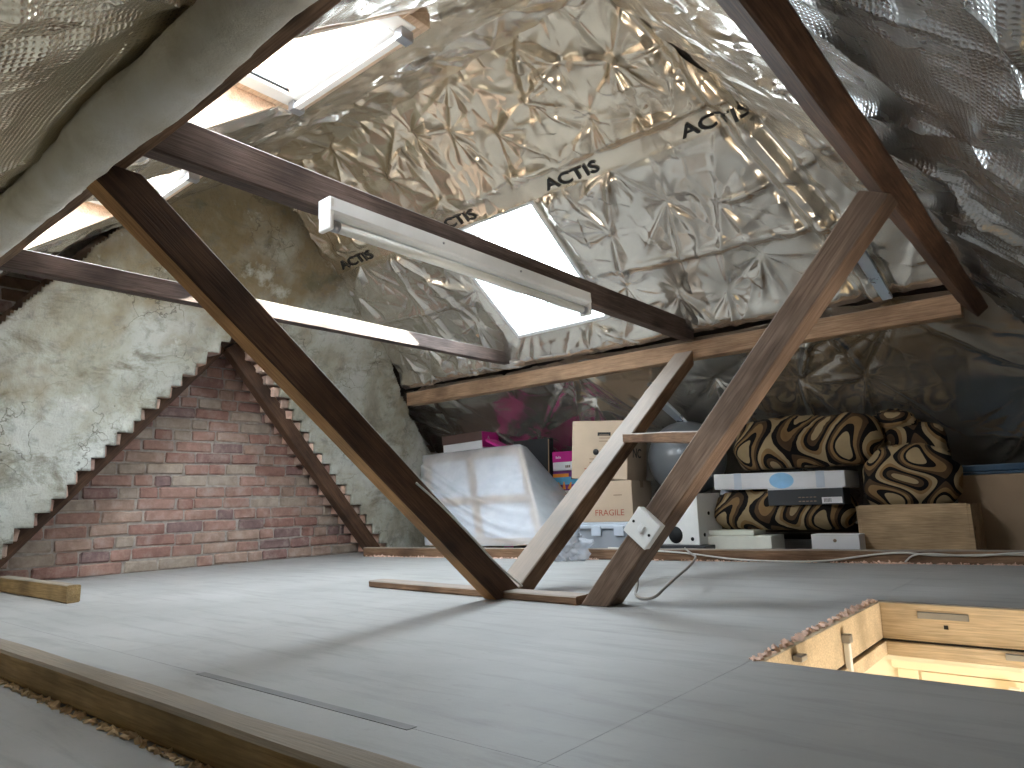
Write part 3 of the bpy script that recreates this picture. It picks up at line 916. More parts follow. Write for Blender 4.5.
def foil_thing(name, label, args, kw, loc=(0, 0, 0)):
    root = empty(name, loc); tag(root, label, 'insulation', 'foil insulation sheets')
    s = foil_sheet('foil_surface', *args, root, **kw)
    return root, s
b1, _ = foil_thing('foil_sheet', 'crumpled warm silver foil above the printed seam on the far roof slope',
    (FB1, P_back, NB, 1.955, 2.55, left_x, lambda y: hip_back_x(y), 0.0062, 'foil_warm'), dict(offset=0.004, ragged=0.03))
b2, _ = foil_thing('foil_sheet', 'silver foil around the glaring skylight, just above the far purlin',
    (FB2, P_back, NB, 2.50, 3.375, left_x, lambda y: hip_back_x(y), 0.0066, 'foil_lower'), dict(offset=-0.004, holes=[W0], ragged=0.03))
b3, _ = foil_thing('foil_sheet', 'dull foil below the far purlin, hanging behind the stored boxes',
    (FB3, P_back, NB, 3.40, 4.86, lambda y: -4.10, lambda y: hip_back_x(y), 0.009, 'foil_lower'), dict(offset=-0.01))
n1, _ = foil_thing('foil_sheet', 'foil around the two open skylights under the ridge',
    (FN1, P_near, NN, 0.56, 1.865, lambda y: -3.55 - (1.6 - y) * .33, lambda y: hip_near_x(y), 0.008, 'foil_lower'), dict(holes=[W1, W2]))
n2, _ = foil_thing('foil_sheet', 'bubble-textured foil at the upper left, above the wool-wrapped purlin',
    (FN2, P_near, NN, -0.88, 0.50, lambda y: -4.08, lambda y: hip_near_x(y), 0.0072, 'foil_near'), dict(offset=-0.006))
h1, _ = foil_thing('foil_sheet', 'bright foil of the hip end seen beyond the dark hip purlin',
    (FH1, P_hip, NH, 1.20, 2.19, lambda z: (z - KN) / SN, lambda z: (KB - z) / SB, 0.008, 'foil_lower'), dict())
h2, _ = foil_thing('foil_sheet', 'shade-darkened bubble-textured foil of the hip end at the right',
    (FH2, P_hip, NH, 0.12, 1.26, lambda z: (z - KN) / SN, lambda z: (KB - z) / SB, 0.009, 'foil_hip_shaded'), dict(offset=-0.006))
rt, _ = foil_thing('foil_strip', 'flat foil strip along the ridge',
    (FR, lambda U, V: np.stack([U, V, np.full(np.shape(U), 2.142)], -1), Vector((0, 0, -1)), 1.80, 2.035, lambda y: -3.46, lambda y: -1.15, 0.0115, 'foil_warm'), dict())

# printed maker's lettering along the seam of the upper sheet
vs0, fs0 = text_data('ACTIS', 0.082)
xs_ = [v.x for v in vs0]
sc_ = 0.30 / (max(xs_) - min(xs_))
for xc in (-3.27, -2.44, -1.69, -0.99):
    U = np.array([xc + v.x * sc_ for v in vs0]); V = np.array([2.535 - v.y * 0.78 for v in vs0])
    H = FB1.h(U, V) + 0.004 + 0.006
    X = P_back(U, V) + H[:, None] * np.array(NB)
    mesh_obj('printed_lettering', X, fs0, 'black_print', b1)

# ================================================================== TIMBERS
X1 = -1.54
o = timber('purlin', (-3.775, 3.392, 1.072), (-0.36, 3.392, 1.062), (0, 0, 1), 0.072, 0.092, 'wood_purlin', seed=2)
tag(o, 'pale planed purlin running under the far roof slope', 'timber')
nb_root = empty('wrapped_purlin', (-3.8, 0.53, 1.05)); tag(nb_root, 'heavy purlin at upper left wrapped in grey wool insulation', 'timber')
o = timber('purlin_timber', (-3.80, 0.53, 1.088), (-0.30, 0.53, 1.088), (0, 0, 1), 0.08, 0.078, 'wood_mid', seed=3)
o.parent = nb_root; o.matrix_parent_inverse = nb_root.matrix_world.inverted() if False else Matrix.Translation((3.8, -0.53, -1.05))
def wool():
    prof = [(0.530, 1.047), (0.526, 1.022), (0.510, 1.000), (0.484, 0.989), (0.455, 0.992), (0.434, 1.010), (0.424, 1.032), (0.428, 1.055), (0.445, 1.078), (0.47, 1.095), (0.49, 1.118), (0.50, 1.07)]
    n = 230; L0, L1 = -3.80, -0.30
    vs_, fs = [], []
    k = len(prof)
    for i in range(n + 1):
        x = L0 + (L1 - L0) * i / n
        for j, (y, z) in enumerate(prof):
            p = Vector((x * 3.0, y * 8, z * 8))
            f = 1.0 if 0 < j < 10 else 0.3
            e = mnoise.fractal(Vector((x * 16, y * 30, z * 30)), 1.0, 2.0, 3)
            dy = (mnoise.noise(p) * 0.014 + e * 0.007) * f
            dz_ = (mnoise.noise(p + Vector((9, 4, 2))) * 0.014 + e * 0.006) * f
            if j == 0: dy += 0.012 * mnoise.noise(Vector((x * 9, 3, 3)))
            vs_.append((x + 3.8, y + dy - 0.53, z + dz_ - 1.05 + 0.004))
    for i in range(n):
        for j in range(k):
            q = (j + 1) % k
            fs.append((i * k + j, (i + 1) * k + j, (i + 1) * k + q, i * k + q))
    mesh_obj('wool_wrap', vs_, fs, 'wool', nb_root, smooth=True)
wool()
# hip-end purlin, set square to its slope
hp0, hp1 = Vector((-0.318, 0.46, 1.055)), Vector((-0.318, 3.40, 1.055))
o = timber('hip_purlin', hp0, hp1, NH, 0.095, 0.055, 'wood_dark', seed=4)
tag(o, 'dark purlin of the hip end crossing the upper right corner', 'timber')
# collar over the V
def wane(s, a, b):
    return 0.03 * max(0, 1 - s / 0.34) * (1 if b < 0 and a > 0 else 0.0) * abs(math.sin(s * 9))
o = timber('collar_tie', (X1 - .028, 0.60, 1.166), (X1 - .028, 3.355, 1.166), (0, 0, 1), 0.056, 0.100, 'wood_collar', seed=5, wane=None)
tag(o, 'dark brown collar tie carrying the fluorescent light', 'timber')
o = timber('collar_tie', (-2.775, 0.585, 1.185), (-2.775, 3.33, 1.205), (0, 0, 1), 0.05, 0.076, 'wood_collar', seed=6)
tag(o, 'collar tie near the gable wall, sunlit towards its far end', 'timber')
# struts of the V
dL = Vector((0, 0.775, -0.632)); nL = Vector((0, 0.632, 0.775))
pA = Vector((X1 - .03, 0.535, 0.985)) + nL * 0.045 - dL * 0.043
pB = Vector((X1 - .03, 1.728, 0.02)) + nL * 0.045 + dL * 0.082
sl = empty('strut', (X1, 1.75, 0)); tag(sl, 'long dark strut of the V leaning up to the wool-wrapped purlin', 'timber')
o = timber('strut_timber', pA, pB, nL, 0.06, 0.092, 'wood_dark', seed=7, bottom_mat='wood_warm_lit', end_cut=(1.226, 1.226))
mw = o.matrix_world.copy(); o.parent = sl; o.matrix_parent_inverse = Matrix.Translation((-X1, -1.75, 0))
o = tube('conduit', [Vector((0.004, 1.40 - 1.75, 0.372)), Vector((0.008, 1.48 - 1.75, 0.318)), Vector((0.004, 1.62 - 1.75, 0.215)), Vector((0.008, 1.75 - 1.75, 0.105)), Vector((0.02, 1.85 - 1.75, 0.035))], 0.0035, 'cable_white', sl)
o = timber('strut', (X1 - .052, 1.874, 0.002), (X1 - .052, 3.325, 1.015), (0, -0.6, 0.8), 0.104, 0.064, 'wood_mid', seed=8, end_cut=(-1.37, 0.73))
tag(o, 'strut of the V with a dusty top face, rising to the far purlin', 'timber')
# hip strut with the light switch
o = timber('strut', (-1.1925, 1.822, 0.002), (-0.330, 1.822, 1.012), (-0.76, 0, 0.65), 0.084, 0.072, 'wood_strut', seed=9, end_cut=(-0.855, -0.3))
tag(o, 'brown strut with the white light switch, leaning up to the hip purlin', 'timber')
dH = (Vector((-0.330, 0, 1.012)) - Vector((-1.172, 0, 0.026))).normalized()
# brace between the struts
o = timber('brace', (X1 + .004, 2.60, 0.565), (-0.80, 1.872, 0.468), (0, 0, 1), 0.03, 0.038, 'wood_mid', seed=10)
tag(o, 'short thin brace nailed between two struts', 'timber')
# board on the floor under the struts
o = timber('floor_batten', (-2.26, 1.845, 0.0135), (-1.245, 1.803, 0.0135), (0, 0, 1), 0.075, 0.025, 'wood_mid', seed=12)
tag(o, 'thin brown board lying on the floor under the feet of the struts', 'timber')
# binder across the foreground
fb = empty('floor_binder', (-1.5, 0.48, 0)); tag(fb, 'brown timber binder crossing the floor at the lower left', 'timber')
o = timber('binder_timber', (-2.6, 0.0, 0.0265), (1.45, 0.0, 0.0265), (0, 0, 1), 0.05, 0.052, 'wood_binder', fb, seed=13, chamfer=0.005)
o = timber('floor_binder', (-3.74, 2.965, 0.0285), (0.35, 3.585, 0.0285), (0, 0, 1), 0.05, 0.056, 'wood_mid', seed=14)
tag(o, 'low timber binder along the floor in front of the stored things', 'timber')
o = timber('timber_stub', (-3.76, 0.99, 0.033), (-2.92, 0.99, 0.033), (0, 0, 1), 0.045, 0.062, 'wood_binder', seed=15)
tag(o, 'short timber stub on the floor at the foot of the left flue', 'timber')
# A-frame timbers inside the brick recess
o = timber('recess_strut', (-3.895, 2.060, 1.285), (-3.895, 3.150, 0.02), (0, 0.758, 0.652), 0.07, 0.085, 'wood_dark', seed=16, end_cut=(0, 0.6))
tag(o, 'dark strut inside the brick recess against the right-hand stepped bricks', 'timber')
o = timber('recess_strut', (-3.93, 2.012, 1.285), (-3.93, 0.93, 0.060), (0, -0.75, 0.66), 0.07, 0.085, 'wood_dark', seed=17, end_cut=(0, 0.6))
tag(o, 'dark strut inside the brick recess under the left-hand stepped bricks', 'timber')
# small post where the pale collar meets the roof, foil wrapped hip batten
o = timber('rafter_stub', (-2.80, 3.318, 1.235), (-2.84, 3.12, 1.36), (1, 0, 0), 0.04, 0.05, 'wood_pale', seed=18)
tag(o, 'pale rafter stub at the far end of the sunlit collar tie', 'timber')
o = timber('wrapped_batten', (-0.685, 3.02, 1.385), (-0.612, 3.30, 1.128), NB, 0.045, 0.02, 'foil_blue', seed=19, rough=0.012, seg=0.02)
tag(o, 'blue-grey foil-wrapped batten end above the far purlin', 'timber')
o = timber('wrapped_batten', (-1.985, 3.64, 0.945), (-1.76, 3.78, 0.66), NB, 0.05, 0.02, 'foil_blue', seed=20, rough=0.010, seg=0.02)
tag(o, 'blue-grey foil-wrapped batten behind the exercise ball', 'timber')

# ================================================================== HATCH
ht = empty('loft_hatch', (HX0, HY0, -0.13)); tag(ht, 'plywood-lined loft hatch opening in the floor', 'hatch')
def hbox(n, lo, hi, m_, bev=0.002):
    return box(n, tuple(a - b for a, b in zip(lo, (HX0, HY0, -0.13))), tuple(a - b for a, b in zip(hi, (HX0, HY0, -0.13))), m_, ht, bev)
t = 0.018
hbox('lining_board', (HX0, HY0, -.10), (HX0 + t, HY1, -.003), 'ply_hatch')
hbox('lining_board', (HX1 - t, HY0, -.10), (HX1, HY1, -.003), 'ply_hatch')
hbox('lining_board', (HX0 + t, HY1 - t, -.10), (HX1 - t, HY1, -.003), 'ply_hatch')
hbox('lining_board', (HX0 + t, HY0, -.10), (HX1 - t, HY0 + t, -.003), 'ply_hatch')
for q in ((HX0, HY0, HX0 + .026, HY1), (HX1 - .026, HY0, HX1, HY1), (HX0 + .026, HY1 - .026, HX1 - .026, HY1), (HX0 + .026, HY0, HX1 - .026, HY0 + .026)):
    hbox('stop_frame', (q[0], q[1], -.142), (q[2], q[3], -.106), 'ply_hatch')
hbox('seal_strip', (HX0 + .002, HY0 + .01, -.106), (HX0 + .012, HY1, -.100), 'black_case', 0)
hbox('seal_strip', (HX0 + .012, HY1 - .012, -.106), (HX1, HY1 - .002, -.100), 'black_case', 0)
hbox('fixing_plate', (HX0 + .11, HY1 - t - .003, -.04), (HX0 + .23, HY1 - t, -.022), 'grey_metal')
hbox('bolt_hole', (HX0 + .170, HY1 - t - .002, -.064), (HX0 + .180, HY1 - t + .001, -.054), 'dark_hole', 0)
hbox('hinge_plate', (HX0 + .30, HY1 - .034, -.126), (HX0 + .36, HY1 - .026, -.110), 'grey_metal')
hbox('hinge_plate', (HX0 + .37, HY1 - .034, -.140), (HX0 + .48, HY1 - .026, -.128), 'grey_metal')
lt = hbox('latch_rod', (HX0 + t + .002, 1.845, -.150), (HX0 + t + .016, 1.863, -.050), 'white_plastic', .003)
hbox('latch_head', (HX0 + t, 1.842, -.050), (HX0 + t + .02, 1.866, -.030), 'grey_metal', .003)
hbox('latch_pin', (HX0 + t, 1.50, -.030), (HX0 + t + .02, 1.535, -.018), 'grey_metal', .003)
hbox('latch_catch', (-0.28, HY0 + t, -.06), (-0.22, HY0 + .05, -.02), 'grey_metal', .003)
# frayed chipboard edge
bm = bmesh.new()
r = random.Random(5)
for i in range(150):
    y = HY0 + (HY1 - HY0) * i / 150
    s = r.uniform(.003, .007)
    mt = Matrix.Translation((HX0 + r.uniform(-.006, .006), y, r.uniform(-.006, .0005))) @ Matrix.Rotation(r.uniform(0, 3), 4, Vector((r.random(), r.random(), 1)).normalized())
    add_box(bm, (-s, -s * 1.4, -s * .4), (s, s * 1.4, s * .5), mt)
o = bm_obj('frayed_edge', bm, 'fluff_pink'); o.parent = ht; o.matrix_parent_inverse = Matrix.Translation((-HX0, -HY0, 0.13)); o['kind'] = 'stuff'

def fluff(name, p0, p1, n, size, mat, label, spread=0.01, seed=3, zoff=0.0, amin=0.4):
    """ragged strip of fibres and crumbs squeezed out along a timber"""
    r = random.Random(seed); bm = bmesh.new()
    for i in range(n):
        tt = i / n + r.uniform(-.5, .5) / n
        if mnoise.noise(Vector((tt * 23, seed, 0))) < -amin: continue
        p = Vector(p0).lerp(Vector(p1), tt)
        s = size * r.uniform(.4, 1.2) * (0.7 + 0.8 * max(0, mnoise.noise(Vector((tt * 17, seed + 3, 0)))))
        mt = Matrix.Translation(p + Vector((r.uniform(-.01, .01), r.uniform(-spread, spread), s * .5 + zoff))) @ Matrix.Rotation(r.uniform(0, 3), 4, Vector((r.uniform(-1, 1), r.uniform(-1, 1), 1)).normalized())
        res = bmesh.ops.create_icosphere(bm, subdivisions=1, radius=s, matrix=mt @ Matrix.Diagonal((1.9, 0.8, 0.5, 1)))
        for v in res['verts']: v.co += Vector((r.uniform(-1, 1), r.uniform(-1, 1), r.uniform(-1, 1))) * s * 0.35
    o = bm_obj(name, bm, mat)
    return tag(o, label, 'insulation', kind='stuff')
fluff('insulation_crumbs', (-3.6, 0.445, 0), (-0.2, 0.447, 0), 800, 0.006, 'fluff_tan', 'tan insulation fluff squeezed out under the foreground binder', 0.006, 3)
fluff('insulation_crumbs', (-3.7, 2.935, 0), (0.3, 3.545, 0), 700, 0.007, 'fluff_pink', 'pink insulation crumbs along the foot of the far binder', 0.006, 9)

# ================================================================== FITTINGS
# fluorescent batten under the collar
fl = empty('fluorescent_light', (X1 + .03, 1.05, 1.03)); tag(fl, 'unlit white fluorescent batten fixed to the dark collar tie', 'light')
LB = 1.245
bm = bmesh.new()
prof = [(-0.022, 0.098), (0.030, 0.098), (0.034, 0.060), (0.030, 0.052), (0.012, 0.048), (-0.022, 0.048)]
vs_ = [(a, 0.0, z) for a, z in prof] + [(a, LB, z) for a, z in prof]
fs = [tuple(range(6)), tuple(reversed(range(6, 12)))] + [(i, i + 6, (i + 1) % 6 + 6, (i + 1) % 6) for i in range(6)]
mesh_obj('batten_body', vs_, fs, 'white_paint', fl)
for y0 in (-0.006, LB - 0.018):
    box('end_cap', (-0.018, y0 + .004, 0.006), (0.033, y0 + 0.018, 0.098), 'white_plastic', fl, 0.004)
cyl('fluorescent_tube', (0.010, 0.018, 0.026), (0.010, LB - .018, 0.026), 0.0155, 'tube_glass', fl, 16)
for y0 in (0.018, LB - .04):
    cyl('tube_cap', (0.010, y0, 0.026), (0.010, y0 + .022, 0.026), 0.0165, 'grey_metal', fl, 16)
for yy in (0.42, 0.80):
    cyl('screw', (0.031, yy, 0.080), (0.035, yy, 0.080), 0.004, 'grey_metal', fl, 8)

# light switch
mt = Matrix((dH, Vector((0, -1, 0)).cross(dH) * -1, Vector((0, -1, 0)))).transposed().to_4x4()
cw = Vector((-1.172, 0, 0.026)) + dH * 0.262
mt.translation = Vector((cw.x, 1.7805, cw.z))
swr = empty('light_switch', mat=mt); tag(swr, 'white square light switch screwed to the brown strut', 'switch')
box('back_box', (-.042, -.042, 0), (.042, .042, .022), 'white_plastic', swr, .003)
box('face_plate', (-.043, -.043, .022), (.043, .043, .031), 'white_plastic', swr, .004)
box('rocker', (-.012, -.008, .030), (.012, .008, .037), 'white_plastic', swr, .003)
for s in (-1, 1):
    cyl('screw', (0, s * .030, .0305), (0, s * .030, .0325), .004, 'dark_hole', swr, 10)

# cables
tag(tube('cable', [(-1.05, 1.862, 0.16), (-1.20, 2.05, 0.10), (-1.24, 2.12, 0.02), (-1.17, 1.97, 0.006), (-1.08, 1.93, 0.006), (-1.045, 1.96, 0.05), (-1.10, 2.3, 0.10), (-1.40, 2.85, 0.07), (-1.60, 3.20, 0.065)], 0.0045, 'cable_grey'),
    'grey cable looping from the switch strut down to the floor', 'cable')
def binder_y(x): return 2.965 + (x + 3.74) * 0.1516
pts = []
for x, dz_, dy in ((-2.05, .060, .0), (-1.85, .052, -.034), (-1.62, .040, -.034), (-1.45, .016, -.036), (-1.28, .006, -.05), (-1.0, .006, -.05), (-0.83, .035, -.033), (-0.70, .050, -.033), (-0.58, .034, -.033), (-0.42, .040, -.033), (-0.30, .044, -.033), (-0.10, .03, -.033), (0.2, .04, -.033)):
    pts.append((x, binder_y(x) + dy, dz_))
tag(tube('cable', pts, 0.004, 'cable_white'), 'long white cable clipped along the face of the far binder', 'cable')
pts = [(x, binder_y(x) + dy, z) for x, dy, z in ((-0.69, -.036, .008), (-0.66, -.037, .038), (-0.60, -.037, .046), (-0.45, -.037, .032), (-0.30, -.037, .052), (-0.15, -.037, .046), (0.2, -.037, .03))]
tag(tube('cable', pts, 0.0035, 'cable_white'), 'short white cable branching off beside the wooden crate', 'cable')

# ================================================================== STORED THINGS
def thing_frame(loc, rz=0.0, rx=0.0, ry=0.0):
    return Matrix.Translation(Vector(loc)) @ Matrix.Rotation(rz, 4, 'Z') @ Matrix.Rotation(rx, 4, 'X') @ Matrix.Rotation(ry, 4, 'Y')
FRONT = Matrix(((1, 0, 0, 0), (0, 0, -1, 0), (0, 1, 0, 0), (0, 0, 0, 1)))      # text plane on a face that looks to -Y
SIDE = Matrix(((0, 0, 1, 0), (1, 0, 0, 0), (0, 1, 0, 0), (0, 0, 0, 1)))       # text plane on a face that looks to +X
def on_front(x, y, z): return Matrix.Translation((x, y, z)) @ FRONT
def on_side(x, y, z): return Matrix.Translation((x, y, z)) @ SIDE

# --- cardboard boxes
def carton(name, label, w, d, h, mat_, frame, hole=False):
    root = empty(name, mat=frame); tag(root, label, 'box', 'stored boxes')
    b = 0.004
    box('carton_body', (-w / 2, 0, 0), (w / 2, d, h - .004), mat_, root, b)
    for s in (-1, 1):
        box('carton_flap', (-w / 2 + .002, d / 2 + (s - 1) * d / 4 + .0015, h - .004), (w / 2 - .002, d / 2 + (s + 1) * d / 4 - .0015, h), mat_, root, .001)
    box('tape_strip', (-w / 2 - .0008, d / 2 - .025, h * .82), (w / 2 + .0008, d / 2 + .025, h + .0008), 'cardboard_dull', root)
    if hole:
        box('hand_hole', (-.01, -.0012, h * .74), (.07, .003, h * .80), 'dark_hole', root)
    return root
lowb = carton('cardboard_box', 'lower tan cardboard box with red print, standing on the clear tub', 0.32, 0.33, 0.228, 'cardboard', thing_frame((-2.18, 3.425, 0.187), 0.17))
lettering('printed_lettering', 'FRAGILE', 0.048, 'red_print', lowb, on_front(0.02, -.0015, 0.035))
lettering('printed_mark', '\u25ca', 0.07, 'grey_print', lowb, on_front(0.06, -.0015, 0.14)) if False else None
box('printed_mark', (0.05, -.0014, .145), (0.10, .001, .15), 'grey_print', lowb)
upb = carton('cardboard_box', 'upper tan cardboard box with a hand hole and round printed symbols, tilted', 0.345, 0.32, 0.335, 'cardboard', thing_frame((-2.215, 3.42, 0.428), 0.17, 0, 0.07), hole=True)
for (x, z, r_) in ((-0.02, .155, .018), (0.075, .158, .016)):
    cyl('printed_symbol', (x, -.0016, z), (x, .001, z), r_, 'black_print', upb, 16)
box('printed_symbol', (0.025, -.0014, .150), (.035, .001, .158), 'black_print', upb)
for i in range(3):
    box('printed_mark', (0.0, -.0014, .215 + i * .018), (0.10 - i * .02, .001, .219 + i * .018), 'grey_print', upb)
for i in range(2):
    box('printed_mark', (-0.06, -.0014, .09 + i * .022), (-0.02, .001, .095 + i * .022), 'grey_print', upb)
box('printed_mark', (-0.09, -.0014, .055), (-0.03, .001, .060), 'red_print', upb)
lettering('printed_lettering', 'NC', 0.075, 'black_print', upb, on_side(0.1735, 0.15, .13), 1.3)

# --- clear storage tub
tb = empty('storage_tub', mat=thing_frame((-2.18, 3.42, 0.0), 0.12)); tag(tb, 'pale clear plastic storage tub beneath the cardboard boxes', 'tub')
bm = bmesh.new()
add_box(bm, (-.19, 0, 0.002), (.19, .30, .150)); 
for v in bm.verts:
    if v.co.z < .05: v.co.x *= .92; v.co.y = .15 + (v.co.y - .15) * .92
bmesh.ops.bevel(bm, geom=list(bm.edges), offset=.012, segments=3, affect='EDGES')
bm_obj('tub_body', bm, 'clear_tub', tb, smooth=False)
box('tub_lid', (-.20, -.01, .150), (.20, .31, .172), 'plastic_bluegrey', tb, .006)
box('tub_lid_rim', (-.195, -.004, .172), (.195, .304, .185), 'plastic_bluegrey', tb, .005)
for x in (-.06, .08):
    box('tub_clip', (x - .03, -.018, .11), (x + .03, -.004, .165), 'plastic_bluegrey', tb, .004)

# --- crumpled plastic bag
def blob(name, mat_, parent, rx, ry, rz, seed, amp=0.25, freq=2.5, nu=36, nv=22, pw=1.0, ridg=0.0, uv=True, flat_bottom=0.0):
    vs_, fs, uvs = [], [], []
    for j in range(nv + 1):
        ph = math.pi * j / nv - math.pi / 2
        for i in range(nu):
            th = 2 * math.pi * i / nu
            c, s, q = math.cos(th), math.sin(th), math.sin(ph)
            cp = math.cos(ph)
            def sp(x): return math.copysign(abs(x) ** pw, x)
            d = Vector((sp(c) * sp(cp), sp(s) * sp(cp), sp(q)))
            n_ = mnoise.fractal(d * freq + Vector((seed, seed * 2, 1)), 1.0, 2.0, 4)
            k = 1 + amp * n_
            if ridg: k -= ridg * (1 - min(1, abs(mnoise.noise(d * freq * 2.2 + Vector((seed, 0, 5)))) * 5))
            z = d.z * rz * k
            if flat_bottom and z < -rz * flat_bottom: z = -rz * flat_bottom
            vs_.append((d.x * rx * k, d.y * ry * k, z)); uvs.append((th / 6.2832, j / nv))
    for j in range(nv):
        for i in range(nu):
            k = (i + 1) % nu
            fs.append((j * nu + i, j * nu + k, (j + 1) * nu + k, (j + 1) * nu + i))
    return mesh_obj(name, vs_, fs, mat_, parent, smooth=True, uvs=uvs)
o = blob('plastic_bag', 'polythene', None, 0.13, 0.06, 0.095, 3, 0.55, 2.8, 48, 30)
o.location = (-2.24, 3.085, 0.078); tag(o, 'small crumpled clear plastic bag on the floor by the V', 'bag')

# --- stretched canvas frame under polythene
cTL, cTR, cBR, cBL = Vector((-3.72, 3.50, 0.635)), Vector((-2.86, 3.50, 0.645)), Vector((-2.52, 3.255, 0.085)), Vector((-3.36, 3.185, 0.075))
cf = empty('stretched_canvas', cBL); tag(cf, 'large stretched canvas on a wooden frame, leaning under polythene', 'canvas')
nrm = (cTR - cTL).cross(cBL - cTL).normalized()
if nrm.y > 0: nrm = -nrm
def bar(a, b, w_=0.045):
    o_ = timber('stretcher_bar', a - cBL, b - cBL, nrm, w_, 0.02, 'wood_pale', cf, seed=int(a.x * -50), rough=.001)
bar(cTL, cTR); bar(cTR, cBR); bar(cBR, cBL); bar(cBL, cTL)
bar(cTL.lerp(cTR, .48), cBL.lerp(cBR, .48), .05); bar(cTL.lerp(cBL, .55), cTR.lerp(cBR, .55), .05)
q = [p - cBL - nrm * 0.014 for p in (cTL, cTR, cBR, cBL)]
mesh_obj('canvas_cloth', q + [p - nrm * .003 for p in q], [(0, 1, 2, 3), (7, 6, 5, 4), (0, 4, 5, 1), (1, 5, 6, 2), (2, 6, 7, 3), (3, 7, 4, 0)], 'canvas_white', cf)
def drape():
    nu, nv = 70, 60
    vs_, fs = [], []
    for j in range(nv + 1):
        t = j / nv * 1.16 - 0.10
        for i in range(nu + 1):
            s = i / nu
            # s<0.1 and s>0.8 hang off the sides
            sx = (s - 0.10) / 0.70
            p = cTL.lerp(cTR, sx).lerp(cBL.lerp(cBR, sx), t)
            off = 0.026
            if t < -0.05: off = 0.026 + (t + 0.05) * 1.6
            if sx < -0.03:
                p = p + Vector((0.05, 0.10, -0.28 * (1 - t))) * ((-sx - 0.03) / 0.113) * 0.7
            if sx > 1.035:
                e = (sx - 1.035) / 0.251
                p = p + Vector((-0.04, 0.22 * (1 - t), -0.02 - 0.30 * (1 - t))) * e
            fold = 0.016 * math.sin(t * 9 + sx * 4 + 2 * mnoise.noise(Vector((s * 3, t * 3, 0)))) * (max(0, t) ** 1.5)
            sag = sum(a_ * math.exp(-((t - t0 - 0.62 * math.sin(max(0, min(1, sx)) * 1.57)) / 0.035) ** 2) for a_, t0 in ((0.035, 0.30), (0.028, 0.42), (0.022, 0.12))) * max(0, min(1, 1.25 - sx))
            n_ = 0.008 * mnoise.noise(Vector((s * 6, t * 6, 4))) + 0.002 * mnoise.noise(Vector((s * 25, t * 25, 4)))
            p = p + nrm * (off + max(0, fold) + sag + abs(n_))
            p.z = max(p.z, 0.062 + 0.006 * mnoise.noise(Vector((s * 12, 1, 1))))
            vs_.append(p - cBL)
    for j in range(nv):
        for i in range(nu):
            a = j * (nu + 1) + i
            fs.append((a, a + 1, a + nu + 2, a + nu + 1))
    o = mesh_obj('polythene_sheet', vs_, fs, 'polythene', None, smooth=True)
    o.location = cBL
    tag(o, 'milky translucent polythene sheet draped over the stretched canvas', 'sheet')
drape()

# --- things behind the canvas
fr = thing_frame((-3.56, 3.66, 0.0), 0.0)
o = box('storage_box', (-.22, -.0, 0.001), (.24, .20, .69), 'brown_card', None, .006, matrix=fr)
tag(o, 'dark storage box mostly hidden behind the polythene sheet', 'box')
fr = thing_frame((-3.50, 3.655, 0.692), 0.05, 0.0, -0.03)
bk = empty('game_box', mat=fr); tag(bk, 'flat brown box with a magenta side lying above the polythene', 'box', 'stored boxes')
box('box_tray', (-.205, 0.005, 0.0), (.165, .185, .060), 'white_card', bk, .003)
box('box_lid', (-.21, 0.0, .061), (.17, .19, .125), 'brown_card', bk, .003)
box('magenta_side', (.1695, .002, .012), (.1725, .188, .122), 'magenta_card', bk)
lettering('printed_lettering', 'A', 0.035, 'white_card', bk, on_side(0.174, .07, .07))
fr = thing_frame((-3.30, 3.66, 0.745), 0.1, 0.0, 0.45)
o = box('magenta_folder', (0.0, 0, 0), (.16, .12, .02), 'magenta_card', None, .004, matrix=fr); tag(o, 'thin magenta folder leaning off the brown box', 'folder')
fr = thing_frame((-3.0, 3.80, 0.0), 0.0, -0.05)
pf = empty('portfolio_case', mat=fr); tag(pf, 'black portfolio case standing between the polythene and the bright boxes', 'case')
box('case_body', (-.19, 0, .001), (.13, .05, .745), 'black_case', pf, .006)
box('case_edge', (.122, -.003, .02), (.130, .0, .735), 'cardboard_dull', pf)
# magenta, coloured boxes and paper pile
o = box('carton', (-.13, 0, .001), (.12, .2, .30), 'cardboard_dull', None, .004, Matrix.Translation((-2.74, 3.84, 0))); tag(o, 'plain carton under the short pile of magazines', 'box', 'stored boxes')
z = 0.301
r = random.Random(4)
ORD = ['bottom magazine of the short pile', 'second magazine from the bottom of the short pile', 'third magazine from the bottom of the short pile', 'magazine just under the topmost one of the short pile', 'topmost magazine of the short pile, under the colourful box']
for i in range(5):
    th = r.uniform(.014, .020); dx = r.uniform(-.012, .012)
    mg = box('magazine', (-.13 + dx, r.uniform(-.012, .0), 0), (.12 + dx, .2, th - .001), ['paper', 'brown_card', 'white_card', 'orange_card', 'paper'][i], None, .002, Matrix.Translation((-2.74, 3.84, z)), 1)
    tag(mg, ORD[i], 'magazine', 'piled magazines')
    z += th
ZP = z
cb = empty('patterned_box', (-2.745, 3.845, ZP)); tag(cb, 'small box with purple, blue and orange picture print', 'box', 'stored boxes')
hh = 0.512 - ZP
box('box_body', (-.11, 0, 0), (.105, .15, hh), 'purple_card', cb, .003)
box('blue_print', (-.1105, -.0015, hh * .30), (.10, .001, hh * .68), 'blue_card', cb)
box('orange_print', (-.1105, -.0015, hh * .68), (.02, .001, hh * .86), 'orange_card', cb)
